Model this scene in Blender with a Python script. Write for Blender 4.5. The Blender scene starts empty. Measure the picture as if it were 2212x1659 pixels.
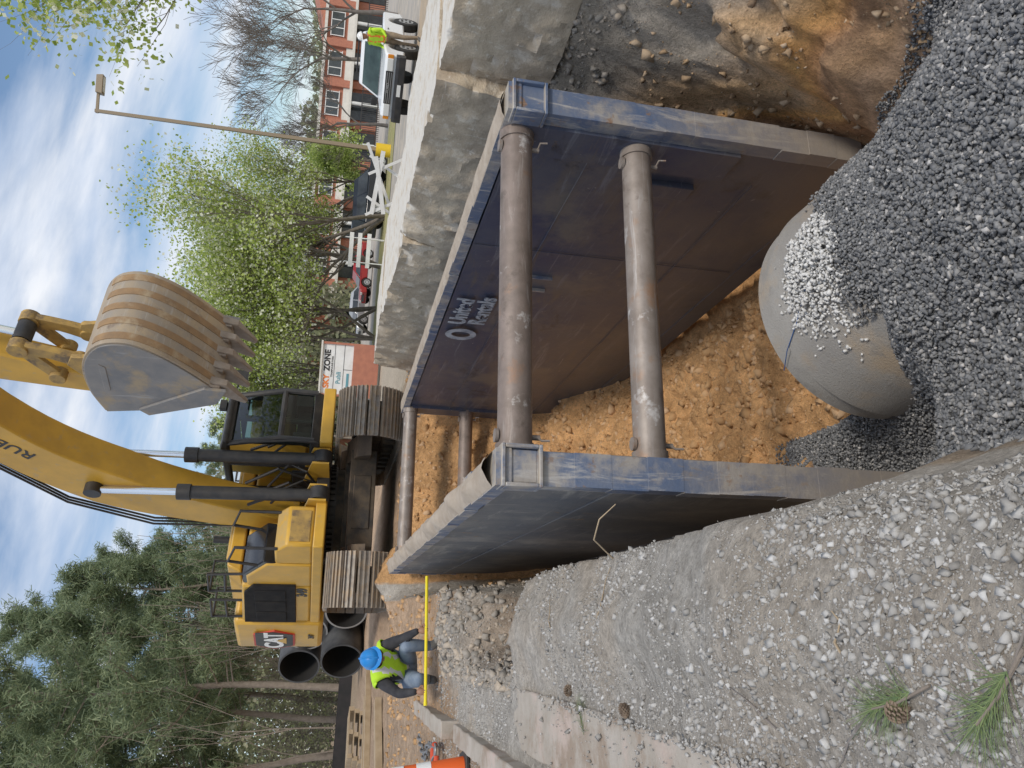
import bpy, math, random
import numpy as np
from mathutils import Vector, Matrix
random.seed(7); RNG=np.random.default_rng(7)
scene=bpy.context.scene; COL=scene.collection
scene.view_settings.view_transform='Standard'
try: scene.view_settings.look='None'
except: pass
scene.view_settings.exposure=0

# ------------------------------------------------------------ materials
def nt(name):
    m=bpy.data.materials.new(name); m.use_nodes=True
    n=m.node_tree.nodes; l=m.node_tree.links
    return m,n,l,n['Principled BSDF']
def rgba(c): return (c[0],c[1],c[2],1)
def noise(n,l,co,scale,detail=6,rough=.6,dist=0):
    t=n.new('ShaderNodeTexNoise'); t.inputs['Scale'].default_value=scale
    t.inputs['Detail'].default_value=detail; t.inputs['Roughness'].default_value=rough; t.inputs['Distortion'].default_value=dist
    l.new(co,t.inputs['Vector']); return t.outputs['Fac']
def ramp(n,l,fac,a,b):
    r=n.new('ShaderNodeMapRange'); r.inputs[1].default_value=a; r.inputs[2].default_value=b
    l.new(fac,r.inputs[0]); return r.outputs[0]
def mix(n,l,fac,a,b,mode='MIX'):
    m=n.new('ShaderNodeMix'); m.data_type='RGBA'; m.blend_type=mode
    for s,v in ((0,fac),(6,a),(7,b)):
        if isinstance(v,(int,float)): m.inputs[s].default_value=v
        elif isinstance(v,tuple): m.inputs[s].default_value=rgba(v)
        else: l.new(v,m.inputs[s])
    return m.outputs[2]
def math_(n,l,op,a,b):
    m=n.new('ShaderNodeMath'); m.operation=op
    for i,v in enumerate((a,b)):
        if isinstance(v,(int,float)): m.inputs[i].default_value=v
        else: l.new(v,m.inputs[i])
    return m.outputs[0]
def M(name,c1,c2=None,scale=3,rough=.7,metal=0,bump=0,bscale=40,patch=None,pscale=2,pth=(.55,.65),up=None,upth=(.5,.9),island=None,trans=0,spec=.5,lo=.35,hi=.65,zmud=None,streak=None):
    m,n,l,b=nt(name); tc=n.new('ShaderNodeTexCoord').outputs['Object']
    col=c1
    if c2 is not None: col=mix(n,l,ramp(n,l,noise(n,l,tc,scale),lo,hi),c1,c2)
    if island is not None:
        g=n.new('ShaderNodeNewGeometry'); r=n.new('ShaderNodeValToRGB')
        l.new(g.outputs['Random Per Island'],r.inputs[0])
        e=r.color_ramp.elements
        e[0].position=island[0][0]; e[0].color=rgba(island[0][1]); e[1].position=island[-1][0]; e[1].color=rgba(island[-1][1])
        for p,c in island[1:-1]:
            q=e.new(p); q.color=rgba(c)
        col=r.outputs[0]
    if patch is not None:
        for k,(pc,ps,pt) in enumerate(patch if isinstance(patch,list) else [(patch,pscale,pth)]):
            v=n.new('ShaderNodeVectorMath'); v.operation='ADD'; v.inputs[1].default_value=(3.1*k+1,7.7*k,5.3); l.new(tc,v.inputs[0])
            col=mix(n,l,ramp(n,l,noise(n,l,v.outputs[0],ps,8,.65),pt[0],pt[1]),col,pc)
    if streak is not None:
        for q_,stk in enumerate(streak if isinstance(streak,list) else [streak]):
            mp=n.new('ShaderNodeMapping'); mp.inputs['Location'].default_value=(q_*3.3,1.7*q_,0); mp.inputs['Scale'].default_value=stk[1]; mp.inputs['Rotation'].default_value=stk[3] if len(stk)>3 else (0,0,0); l.new(tc,mp.inputs[0])
            col=mix(n,l,ramp(n,l,noise(n,l,mp.outputs[0],1,9,.7,.6),stk[2][0],stk[2][1]),col,stk[0])
    if zmud is not None:
        s=n.new('ShaderNodeSeparateXYZ'); l.new(tc,s.inputs[0])
        zz=math_(n,l,'ADD',s.outputs[2],math_(n,l,'MULTIPLY',math_(n,l,'SUBTRACT',noise(n,l,tc,1.1,9,.65),.5),3.4))
        col=mix(n,l,math_(n,l,'MULTIPLY',ramp(n,l,zz,zmud[2],zmud[1]),.85),col,zmud[0])
    if up is not None:
        g=n.new('ShaderNodeNewGeometry'); s=n.new('ShaderNodeSeparateXYZ'); l.new(g.outputs['Normal'],s.inputs[0])
        f=ramp(n,l,s.outputs['Z'],upth[0],upth[1]); f=math_(n,l,'MULTIPLY',f,ramp(n,l,noise(n,l,tc,6,6),.3,.5))
        col=mix(n,l,f,col,up)
    if isinstance(col,tuple): b.inputs['Base Color'].default_value=rgba(col)
    else: l.new(col,b.inputs['Base Color'])
    b.inputs['Roughness'].default_value=rough; b.inputs['Metallic'].default_value=metal
    b.inputs['Specular IOR Level'].default_value=spec
    if bump:
        bp=n.new('ShaderNodeBump'); bp.inputs['Strength'].default_value=1; bp.inputs['Distance'].default_value=bump
        l.new(noise(n,l,tc,bscale,6,.7),bp.inputs['Height']); l.new(bp.outputs[0],b.inputs['Normal'])
    if trans:
        t=n.new('ShaderNodeBsdfTranslucent'); 
        if isinstance(col,tuple): t.inputs[0].default_value=rgba(col)
        else: l.new(col,t.inputs[0])
        ms=n.new('ShaderNodeMixShader'); ms.inputs[0].default_value=trans
        l.new(b.outputs[0],ms.inputs[1]); l.new(t.outputs[0],ms.inputs[2])
        l.new(ms.outputs[0],n['Material Output'].inputs[0])
    return m

YEL=M('yellow_paint',(.66,.38,.045),(.55,.32,.045),2.5,.42,0,0,patch=[((.42,.31,.17),5,(.58,.78))],up=(.45,.33,.16))
YDK=M('worn_yellow_steel',(.50,.32,.09),(.32,.21,.08),6,.6,.1,.002,60,patch=[((.17,.12,.07),4,(.52,.64))])
BLK=M('black_paint',(.02,.02,.022),(.045,.04,.036),5,.5)
BLM=M('matt_black',(.015,.015,.016),(.03,.028,.026),5,.85,spec=.2)
BLG=M('gloss_black',(.012,.012,.014),None,rough=.22)
RUB=M('rubber',(.02,.02,.02),(.04,.037,.033),8,.85)
CHR=M('chrome_rod',(.75,.77,.8),None,rough=.2,metal=.9)
GLS=M('tinted_glass',(.012,.028,.026),(.06,.10,.095),1.2,.05,0)
TRK=M('track_steel',(.36,.32,.27),(.24,.20,.165),9,.6,.2,.002,50,patch=[((.40,.29,.18),5,(.5,.66))],up=(.38,.29,.20))
UND=M('grimy_steel',(.04,.036,.033),(.13,.095,.06),4,.8,.1,.004,30,up=(.27,.19,.13))
BKT=M('bucket_steel',(.20,.20,.205),(.29,.27,.25),2.5,.55,.3,.001,50,patch=[((.38,.30,.20),2.0,(.52,.66))],streak=((.36,.35,.34),(9,9,1.2),(.6,.72)))
BKB=M('bucket_shell_steel',(.38,.30,.21),(.30,.265,.225),3,.65,.1,.001,50,patch=[((.44,.34,.22),2.2,(.50,.64)),((.22,.17,.13),5,(.58,.7))],streak=((.44,.40,.35),(1,12,12),(.55,.7)))
BKR=M('bucket_rust',(.34,.215,.11),(.25,.165,.095),6,.8,.05,.003,60,patch=[((.42,.33,.22),3,(.52,.66))])
TTH=M('tooth_steel',(.26,.205,.16),(.34,.29,.24),9,.65,.2,.002,50)
BLUI=M('shield_inside_paint',(.065,.08,.145),(.115,.125,.16),2.0,.42,.25,.003,12,
  patch=[((.185,.18,.175),.9,(.53,.66)),((.20,.15,.115),4.5,(.66,.74)),((.38,.38,.37),11,(.67,.73))],
  streak=[((.24,.26,.30),(3,.8,9),(.56,.70),(.5,0,0)),((.155,.14,.125),(3,1.0,5),(.55,.70),(-.6,0,0)),((.42,.42,.42),(3,1.2,26),(.66,.74),(.25,0,0)),((.05,.05,.06),(3,1.4,2.0),(.58,.68),(-.3,0,0))],zmud=((.195,.17,.145),.0,1.9))
BLUO=M('shield_outer_steel',(.12,.128,.145),(.19,.185,.18),3,.6,.1,.004,15,patch=[((.31,.285,.255),1.3,(.5,.66)),((.28,.19,.12),5,(.63,.72))],streak=[((.36,.34,.31),(3,.9,7),(.56,.72)),((.40,.37,.33),(3,5,1.0),(.62,.74))],zmud=((.21,.175,.14),.2,2.2))
BLUB=M('shield_edge_paint',(.10,.15,.26),(.17,.20,.27),5,.5,.15,.004,25,patch=[((.38,.35,.32),3.0,(.46,.60)),((.28,.18,.12),8,(.6,.68))],streak=[((.48,.46,.44),(14,14,2.2),(.53,.66)),((.30,.24,.18),(9,9,3.5),(.58,.7))],zmud=((.36,.31,.255),.3,2.2),up=(.45,.40,.33),upth=(.4,.8))
RST=M('rusty_strut_steel',(.27,.215,.185),(.19,.15,.125),6,.55,.2,.002,40,patch=[((.30,.185,.12),3.2,(.58,.68)),((.60,.57,.54),4.5,(.62,.7)),((.14,.11,.09),5,(.58,.68))],streak=[((.42,.38,.35),(1.2,12,12),(.55,.72)),((.13,.10,.085),(2,9,9),(.60,.70))])
RST2=M('bare_strut_steel',(.33,.285,.25),(.23,.19,.16),5,.5,.2,.002,40,patch=[((.30,.19,.125),3.0,(.57,.67)),((.60,.58,.56),5,(.6,.7)),((.16,.125,.105),4,(.59,.69))],streak=((.48,.45,.43),(1.2,12,12),(.56,.72)))
STN=M('stencil_paint',(.46,.49,.52),(.16,.18,.22),9,.7,lo=.44,hi=.68)
CONC=M('broken_concrete',(.58,.485,.36),(.49,.40,.29),2.0,.95,0,.025,11,patch=[((.38,.30,.215),1.4,(.54,.68)),((.67,.59,.475),4,(.56,.64)),((.70,.64,.54),14,(.6,.68))],streak=[((.70,.64,.53),(4,10,3),(.60,.68),(.4,.3,.2)),((.70,.64,.54),(9,3,11),(.62,.69),(.1,.6,.9))],up=(.66,.625,.56),upth=(.3,.75))
MUD=M('dried_mud',(.48,.41,.33),(.38,.31,.24),6,.97,0,.01,30)
KRB=M('kerb_concrete',(.47,.425,.37),(.37,.325,.27),4,.95,0,.006,50,patch=[((.33,.26,.20),3,(.5,.62)),((.52,.42,.36),1.5,(.55,.65))])
PIPE=M('pipe_concrete',(.40,.38,.345),(.31,.29,.265),2,.85,0,.009,85,patch=[((.44,.35,.25),2.0,(.52,.68)),((.25,.24,.225),3,(.58,.7))])
PIPB=M('stored_pipe_dark',(.04,.04,.042),(.10,.10,.10),2,.6)
PIPS=M('stored_pipe_grey',(.22,.215,.21),(.30,.29,.28),2,.9)
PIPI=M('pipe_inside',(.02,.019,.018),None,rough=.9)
WHT=M('white_paint',(.78,.78,.76),(.68,.67,.64),3,.6)
CARW=M('white_car_paint',(.80,.81,.81),None,rough=.22)
CARK=M('dark_car_paint',(.02,.025,.035),None,rough=.15)
CARR=M('red_car_paint',(.3,.02,.02),None,rough=.2)
RIM=M('wheel_rim',(.5,.5,.5),None,rough=.35,metal=.7)
LAMPG=M('headlight_glass',(.75,.75,.72),None,rough=.1)
AMB=M('amber_lens',(.7,.25,.02),None,rough=.2)
GREY=M('grey_plastic',(.08,.08,.085),None,rough=.6)
WOOD=M('lumber',(.46,.36,.24),(.36,.27,.17),5,.8,0,.002,40)
BARK=M('bark',(.13,.11,.09),(.2,.17,.145),6,.95,0,.01,30)
BARKP=M('pine_bark',(.21,.17,.135),(.29,.24,.195),6,.95,0,.01,30)
TWIG=M('twig_bark',(.24,.21,.19),(.17,.15,.13),4,.95)
PEAR=M('pear_leaves',(.2,.25,.1),island=[(0,(.22,.31,.06)),(.35,(.42,.52,.11)),(.66,(.58,.66,.20)),(.78,(.78,.80,.60)),(1,(.82,.83,.70))],rough=.6,trans=.45)
GREENL=M('spring_leaves',(.2,.25,.1),island=[(0,(.20,.28,.06)),(.5,(.42,.52,.13)),(1,(.55,.62,.24))],rough=.6,trans=.45)
NEED=M('pine_needles',(.05,.09,.03),island=[(0,(.14,.19,.11)),(.5,(.24,.30,.16)),(1,(.37,.42,.24))],rough=.6,trans=.4)
WOODL=M('woodland_leaves',(.08,.09,.05),island=[(0,(.20,.21,.14)),(.5,(.32,.35,.19)),(.8,(.38,.35,.26)),(1,(.48,.50,.28))],rough=.8,trans=.4)
UNDL=M('undergrowth_leaves',(.08,.09,.05),island=[(0,(.19,.165,.12)),(.5,(.31,.275,.20)),(.8,(.37,.36,.20)),(1,(.42,.48,.20))],rough=.8,trans=.4)
GRVD=M('dark_gravel',(.1,.1,.1),island=[(0,(.13,.132,.135)),(.6,(.22,.222,.225)),(.93,(.31,.305,.295)),(.985,(.50,.48,.46)),(1,(.6,.58,.55))],rough=.9,bump=.002,bscale=90,spec=.3)
GRVW=M('white_gravel',(.6,.6,.58),island=[(0,(.50,.49,.47)),(1,(.76,.75,.72))],rough=.85,bump=.002,bscale=90)
GRVL=M('loose_stones',(.3,.3,.28),island=[(0,(.27,.255,.235)),(.5,(.39,.375,.35)),(.9,(.50,.485,.46)),(1,(.60,.59,.57))],rough=.95,bump=.002,bscale=90,spec=.2)
CLOD=M('soil_clods',(.3,.2,.1),island=[(0,(.42,.25,.12)),(.6,(.55,.34,.17)),(1,(.60,.41,.25))],rough=.95,bump=.006,bscale=40,spec=.2)
CLODB=M('wall_clods',(.3,.2,.1),island=[(0,(.34,.235,.15)),(.6,(.48,.335,.20)),(1,(.55,.42,.29))],rough=.95,bump=.006,bscale=40,spec=.2)
CLODG=M('grey_clods',(.3,.2,.1),island=[(0,(.27,.25,.22)),(.6,(.40,.36,.31)),(1,(.52,.43,.33))],rough=.95,bump=.006,bscale=40,spec=.2)
BRK=M('brick_wall',(.46,.19,.12),(.38,.155,.105),4,.9)
STUC=M('cream_stucco',(.68,.65,.59),(.60,.57,.51),2,.9)
DKG=M('dark_glazing',(.02,.024,.03),(.06,.07,.08),1,.1)
ORG=M('safety_orange',(.78,.13,.02),None,rough=.5)
REFW=M('reflective_white',(.8,.8,.78),None,rough=.35)
HIV=M('hi_vis_yellow',(.52,.80,.03),(.42,.68,.03),8,.7)
HIVO=M('hi_vis_orange',(.85,.2,.04),None,rough=.7)
SILV=M('reflective_silver',(.6,.6,.58),None,rough=.4)
JEAN=M('denim',(.15,.2,.28),(.24,.29,.36),9,.9)
KHA=M('khaki_cloth',(.30,.23,.16),(.22,.17,.12),9,.9)
BLKC=M('black_cloth',(.03,.03,.036),(.055,.055,.06),9,.9)
SKIN=M('skin',(.30,.16,.10),None,rough=.55)
BOOT=M('work_boots',(.06,.06,.055),(.14,.13,.12),9,.8)
HATB=M('blue_hard_hat',(.02,.22,.58),None,rough=.3)
HATW=M('white_hard_hat',(.78,.78,.76),None,rough=.3)
RODY=M('yellow_rod_paint',(.85,.70,.02),None,rough=.4)
SILT=M('silt_fence_fabric',(.02,.02,.02),(.035,.03,.03),3,.9)
POLE=M('lamp_post_paint',(.27,.21,.14),None,rough=.5)
YBASE=M('yellow_concrete',(.78,.52,.03),None,rough=.7)
REDM=M('red_paint',(.5,.05,.03),None,rough=.5)
BLUT=M('blue_text_paint',(.12,.3,.35),None,rough=.5)
GRYM=M('grey_metal',(.35,.35,.35),(.25,.25,.25),5,.4,.6)

# ------------------------------------------------------------ mesh builder
class MB:
    def __init__(s): s.v=[];s.f=[];s.m=[]
    def add(s,V,F,mi=0,X=None):
        o=len(s.v)
        for p in V:
            p=Vector(p)
            s.v.append(tuple(X@p) if X is not None else tuple(p))
        for f in F: s.f.append(tuple(i+o for i in f)); s.m.append(mi)
    def box(s,c,d,mi=0,rot=None,X=None,tx=1,ty=1):
        hx,hy,hz=d[0]/2,d[1]/2,d[2]/2
        V=[]
        for z,k in ((-hz,0),(hz,1)):
            for x,y in ((-hx,-hy),(hx,-hy),(hx,hy),(-hx,hy)):
                p=Vector((x*(tx if k else 1),y*(ty if k else 1),z))
                if rot is not None: p=rot@p
                V.append(p+Vector(c))
        s.add(V,[(0,3,2,1),(4,5,6,7),(0,1,5,4),(1,2,6,5),(2,3,7,6),(3,0,4,7)],mi,X)
    def bb(s,a,b,mi=0,**k):
        s.box([(a[i]+b[i])/2 for i in range(3)],[abs(b[i]-a[i]) for i in range(3)],mi,**k)
    def tube(s,pts,rad,n=8,mi=0,cap=True,X=None):
        pts=[Vector(p) for p in pts]; V=[];F=[]
        if not hasattr(rad,'__len__'): rad=[rad]*len(pts)
        u=None
        for i,p in enumerate(pts):
            t=(pts[min(i+1,len(pts)-1)]-pts[max(i-1,0)])
            if t.length<1e-9: t=Vector((0,0,1))
            t.normalize()
            if u is None: u=t.orthogonal().normalized()
            else:
                u=(u-t*u.dot(t)); u=u.normalized() if u.length>1e-6 else t.orthogonal().normalized()
            w=t.cross(u)
            for k in range(n):
                a=2*math.pi*k/n; V.append(p+(u*math.cos(a)+w*math.sin(a))*rad[i])
        for i in range(len(pts)-1):
            for k in range(n):
                a=i*n+k;b=i*n+(k+1)%n; F.append((a,b,b+n,a+n))
        if cap: F.append(tuple(reversed(range(n)))); F.append(tuple(range((len(pts)-1)*n,len(pts)*n)))
        s.add(V,F,mi,X)
    def cyl(s,a,b,r,r2=None,n=16,mi=0,X=None): s.tube([a,b],[r,r if r2 is None else r2],n,mi,True,X)
    def prism(s,poly,x0,x1,mi=0,X=None,axis='x'):
        n=len(poly)
        if axis=='x': A=[(x0,p[0],p[1]) for p in poly]+[(x1,p[0],p[1]) for p in poly]
        elif axis=='y': A=[(p[0],x0,p[1]) for p in poly]+[(p[0],x1,p[1]) for p in poly]
        else: A=[(p[0],p[1],x0) for p in poly]+[(p[0],p[1],x1) for p in poly]
        F=[tuple(range(n)),tuple(reversed(range(n,2*n)))]+[(i+n,(i+1)%n+n,(i+1)%n,i) for i in range(n)]
        s.add(A,F,mi,X)
    def ell(s,c,r,n=12,m=8,mi=0,rot=None,z0=-1.0,X=None):
        V=[];F=[]
        for j in range(m+1):
            ph=math.asin(z0)+(math.pi/2-math.asin(z0))*j/m
            for i in range(n):
                a=2*math.pi*i/n
                p=Vector((r[0]*math.cos(ph)*math.cos(a),r[1]*math.cos(ph)*math.sin(a),r[2]*math.sin(ph)))
                if rot is not None: p=rot@p
                V.append(p+Vector(c))
        for j in range(m):
            for i in range(n):
                a=j*n+i;b=j*n+(i+1)%n; F.append((a,b,b+n,a+n))
        s.add(V,F,mi,X)
def fixnormals(me):
    import bmesh
    bm=bmesh.new(); bm.from_mesh(me); bmesh.ops.recalc_face_normals(bm,faces=bm.faces); bm.to_mesh(me); bm.free()
def mesh_of(name,mb,mats,smooth=35,fix=True):
    me=bpy.data.meshes.new(name); me.from_pydata([tuple(v) for v in mb.v],[],mb.f)
    for m in mats: me.materials.append(m)
    me.polygons.foreach_set('material_index',mb.m)
    if fix: fixnormals(me)
    if smooth:
        me.polygons.foreach_set('use_smooth',[True]*len(me.polygons)); me.set_sharp_from_angle(angle=math.radians(smooth))
    me.update(); return me
def obj(name,me,parent=None,loc=(0,0,0),rot=(0,0,0),bevel=0,**props):
    o=bpy.data.objects.new(name,me); COL.objects.link(o); o.location=loc; o.rotation_euler=rot
    if parent is not None: o.parent=parent
    if bevel:
        b=o.modifiers.new('bevel','BEVEL'); b.width=bevel; b.segments=2; b.limit_method='ANGLE'; b.angle_limit=math.radians(40)
    for k,v in props.items(): o[k]=v
    return o
def P(name,mb,mats,parent=None,smooth=35,**k):
    if not isinstance(mats,(list,tuple)): mats=[mats]
    return obj(name,mesh_of(name,mb,mats,smooth),parent,**k)
def root(name,label,category,loc,rz=0,group=None):
    o=bpy.data.objects.new(name,None); COL.objects.link(o); o.location=loc; o.rotation_euler=(0,0,rz); o.empty_display_size=.3
    o['label']=label;o['category']=category
    if group:o['group']=group
    return o
def copy_thing(r,loc,rz,scale=1,label=None,name=None):
    c=r.copy(); COL.objects.link(c); c.location=loc; c.rotation_euler=(0,0,rz); c.scale=(scale,)*3 if not hasattr(scale,'__len__') else scale
    if label: c['label']=label
    for ch in list(r.children):
        d=ch.copy(); COL.objects.link(d); d.parent=c
        for g in list(ch.children):
            e=g.copy(); COL.objects.link(e); e.parent=d
    return c
def fast_mesh(name,V,F,mats,smooth=False):
    V=np.asarray(V,dtype=np.float32);F=np.asarray(F,dtype=np.int32); k=F.shape[1]
    me=bpy.data.meshes.new(name); me.vertices.add(len(V)); me.vertices.foreach_set('co',V.ravel())
    me.loops.add(F.size); me.loops.foreach_set('vertex_index',F.ravel())
    me.polygons.add(len(F)); me.polygons.foreach_set('loop_start',np.arange(0,F.size,k,dtype=np.int32))
    me.polygons.foreach_set('loop_total',np.full(len(F),k,dtype=np.int32))
    for m in mats: me.materials.append(m)
    if smooth: me.polygons.foreach_set('use_smooth',np.ones(len(F),dtype=bool))
    me.update(calc_edges=True); me.validate(); return me
def text_part(txt,size,mat,parent,loc,rot,ext=.004,name='lettering',sx=1,bold=0):
    cu=bpy.data.curves.new('t','FONT'); cu.body=txt; cu.size=size; cu.extrude=ext; cu.align_x='CENTER'; cu.align_y='CENTER'; cu.offset=bold
    t=bpy.data.objects.new('t',cu); COL.objects.link(t)
    dg=bpy.context.evaluated_depsgraph_get(); me=bpy.data.meshes.new_from_object(t.evaluated_get(dg))
    bpy.data.objects.remove(t); me.materials.clear(); me.materials.append(mat)
    o=obj(name,me,parent,loc,rot); o.scale=(sx,1,1); return o

# ------------------------------------------------------------ numpy noise
def vn(x,y,s=0):
    xi=np.floor(x).astype(np.int64); yi=np.floor(y).astype(np.int64); fx=x-xi; fy=y-yi
    def h(a,b):
        n=(a*374761393+b*668265263+s*1442695041)&0xffffffff
        n=((n^(n>>13))*1274126177)&0xffffffff; return ((n^(n>>16))&0xffff)/65535.0
    u=fx*fx*(3-2*fx); v=fy*fy*(3-2*fy)
    return (h(xi,yi)*(1-u)+h(xi+1,yi)*u)*(1-v)+(h(xi,yi+1)*(1-u)+h(xi+1,yi+1)*u)*v
def fbm(x,y,s=0,o=4):
    r=0;a=.5;t=0
    for k in range(o): r=r+a*vn(x*2**k,y*2**k,s+k);t+=a;a*=.5
    return r/t-.5
def sm(t): t=np.clip(t,0,1); return t*t*(3-2*t)

# ------------------------------------------------------------ terrain (camera stands at the origin, eye 1.5 m above the ground)
def gravelG(x,y):
    g=np.interp(y,[-4,0,1,2,2.9,3.4,4.2,5,6,7],[-1.6,-1.9,-2.12,-2.3,-2.5,-2.92,-3.32,-3.68,-3.98,-4.4])
    g=g-.55*sm((x-2.2)/.9)*np.interp(y,[0,2,3,3.7],[.5,.9,1,.3])
    g=g-.42*sm((1.45-x)/.42)*np.interp(y,[1.6,2.6,3.6,4.4,5.5],[0,.25,.9,1,.0])
    g=g-.50*sm((x-2.6)/.6)*np.interp(y,[2.8,3.6,4.5],[0,.55,1])
    g=g-.9*sm((x-1.38-.12*(y-4.2))/.28)*sm((y-3.98)/.3)
    return g+.10*fbm(x*1.7,y*1.7,3)
def terrain(x,y):
    base=np.interp(y,[-5,6,10,12.5,20,60,80],[-1.5,-1.5,-1.36,-1.12,-1.1,-1.25,-1.4])
    right=-1.40+.0*x
    b=base*(1-sm((x-4.4)/1.6))+right*sm((x-4.4)/1.6)
    b=b+(.07*fbm(x*.9,y*.9,11)+.035*fbm(x*5,y*5,21))*np.clip((30-y)/15,.0,1)*np.where(np.abs(x)<25,1,0)
    b=b+.05*np.maximum(0,fbm(x*2.2,y*2.2,24,5))*np.clip((12-y)/3,0,1)
    xl=np.interp(y,[1.2,2.3,3.2],[.31,.35,.43])+.10*fbm(y*1.3,y*0+2,41)+.05*fbm(y*6,y*0,42)-.25*np.exp(-((y-7.4)/.9)**2)
    # rounded, lumpy berm along the trench lip
    lip=np.exp(-np.maximum(0,xl-x)/.16)*(x<xl+.5)*(y<12.5)*(y>-3)
    b=b+(y<9)*np.where(x>-.42,1,0)*(.075*np.exp(-((x-xl+.42)/.22)**2)*sm((y-.5)/2)+.09*fbm(x*3.3,y*2.4,26)*sm((x+.42)/.15)-.085*lip)
    b=b-.75*np.exp(-((x-.12)/.42)**4-((y-7.4)/.85)**4)*(1+.8*fbm(x*3,y*3,5))
    b=b+.16*np.exp(-((x-.0)/.35)**2-((y-9.1)/.5)**2)
    b=b+.25*np.exp(-((x-.55)/.5)**2-((y-13.0)/.35)**2)*1
    dirt=np.interp(y,[4.2,5.2,7,9.5,12.0,13.0,13.25],[-4.15,-3.98,-4.05,-3.85,-3.1,-1.45,-1.12])+.45*fbm(x*1.6,y*1.6,31)+.20*fbm(x*6,y*6,33)+.35*sm((1.6-x)/.5)*(y>5.6)-.15*sm((x-3.0)/.4)
    G=gravelG(x,y)
    fl=np.maximum(dirt,np.where(y<6.8,G,-9)); fl=np.where(y<4.0,G,fl)
    wl=.32+.35*sm((1.25-y)/.5)
    xb=np.interp(y,[0,4.2,4.7,13],[3.2,3.28,3.72,3.72]); xt=np.interp(y,[0,5.5,7,13],[4.5,4.4,4.25,4.2])+.25*fbm(y*1.1,y*0,51)
    tl=np.clip((x-xl)/wl,0,1)
    tr=np.clip((xt-x)/(xt-xb),0,1)
    near_r=np.where(y<5,1,.4)
    tl2=tl**.85
    z=b*(1-tl2)+fl*tl2+.10*fbm(x*4,y*3,27)*np.sin(np.clip(tl,0,1)*math.pi)
    sc=tr+.35*np.sin(y*1.1+.6)          # curved scoop marks left by the bucket
    blk=np.abs(fbm(y*2.2+5,tr*3.2,67,3))
    wallr=(b*(1-tr)+fl*tr)+near_r*np.sin(np.clip(tr,0,1)*math.pi)*(.28*fbm(y*1.0+tr*1.2,tr*1.8,61)+.07*np.abs(np.sin(sc*9))+.035*np.sin(sc*31)-.55*blk+.42*fbm(y*5,tr*6,62,5))
    z=np.where(x>xb,wallr,z)
    z=np.where((x<=xl)|(x>=xt),b,z)
    z=np.where(y>13.25,b,z)
    return z,(x>xl)&(x<xt)&(y<13.25),tl,tr,(np.where(y<6.8,G,-9)>=dirt)|(y<4.2)|((y<4.9)&(x<1.3)),xb
def grow_axis(a,b,step,lo,hi,f=1.22):
    c=list(np.arange(a,b,step)); s=step; x=c[-1]
    while x<hi: s*=f; x+=s; c.append(x)
    s=step;x=c[0];pre=[]
    while x>lo: s*=f; x-=s; pre.append(x)
    return np.array(pre[::-1]+c)
xs=grow_axis(-1.6,5.3,.027,-900,900); ys=grow_axis(.9,14.0,.032,-60,1500)
X,Y=np.meshgrid(xs,ys); Z,inT,tl,tr,isG,xb=terrain(X,Y)
nx,ny=len(xs),len(ys)
V=np.stack([X.ravel(),Y.ravel(),Z.ravel()],1)
i=np.arange(nx-1)[None,:]+nx*np.arange(ny-1)[:,None]; i=i.ravel()
F=np.stack([i,i+1,i+1+nx,i+nx],1)
def C3(*c): return np.array(c)[None,None,:]
col=np.ones((ny,nx,3))*C3(.465,.435,.39)
n1=fbm(X*1.2,Y*1.2,71)[...,None]; n2=fbm(X*6,Y*6,72)[...,None]
col=col*(1+.45*n1+.35*n2)
def blend(mask,c,col): m=np.clip(mask,0,1)[...,None]; return col*(1-m)+c*m
col=blend(sm(n1[...,0]*5-.3)*.6,C3(.47,.40,.32),col)
col=blend(sm((Y-8.3+1.5*fbm(X*2,Y*2,74))/1.2)*sm((14+X*0)/1),C3(.50,.355,.24)*(1+.6*n2+.3*n1),col)
col=blend(sm((-.95-X)/.1)*sm((Y-4)/2),C3(.42,.31,.22)*(1+.6*n2),col)
col=blend(sm((X-4.2)/.3),C3(.48,.41,.32)*(1+.4*n1),col)
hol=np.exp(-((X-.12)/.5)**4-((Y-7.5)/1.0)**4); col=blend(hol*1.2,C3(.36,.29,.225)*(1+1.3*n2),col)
orange=C3(.62,.36,.165)*(1+.5*n1+.6*n2); grv=C3(.14,.14,.142)*(1+0*n1)
tcol=np.where(isG[...,None],grv,orange)
lw=np.clip(tl,0,1)
bank=C3(.46,.42,.365)*(1+.4*n2+.3*n1)
tcol=blend(np.where(X<xb,sm((.93-lw)/.1),0),np.where((Z>-2.2)[...,None],bank,C3(.38,.30,.22)*(1+.5*n2)),tcol)
h=tr+.22*np.sin(Y*1.1+.6)*sm(tr*3)+.16*fbm(Y*1.1,tr*2,81)+.06*fbm(Y*5,tr*9,82)
st=np.stack([np.interp(h,[-.2,.05,.14,.22,.30,.38,.46,.52,.58,.66,.72,.80,.88,1.1],c) for c in
  ([.54,.52,.44,.50,.70,.56,.76,.55,.44,.66,.56,.68,.56,.48],[.47,.45,.385,.38,.46,.405,.42,.30,.27,.42,.38,.45,.37,.32],[.38,.36,.32,.27,.25,.26,.16,.14,.16,.24,.25,.28,.23,.21])],-1)
st=st*(1+.55*n2+.14*np.sin(h*80+6*n1[...,0])[...,None]+.25*fbm(Y*14,tr*20,83)[...,None])
tcol=np.where((X>xb)[...,None],st,tcol)
gw=(X>xb)&(Z<gravelG(X,Y)+.05)&(Y<4.3); tcol=np.where(gw[...,None],grv,tcol)
col=np.where(inT[...,None],tcol,col)
far=sm((Y-24)/6)
col=blend(far*(X<-1),C3(.33,.25,.17)*(1+.5*n1),col)
col=blend(sm((Y-30)/10)*(X>=-1),C3(.33,.32,.17)*(1+.4*n1),col)
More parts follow.
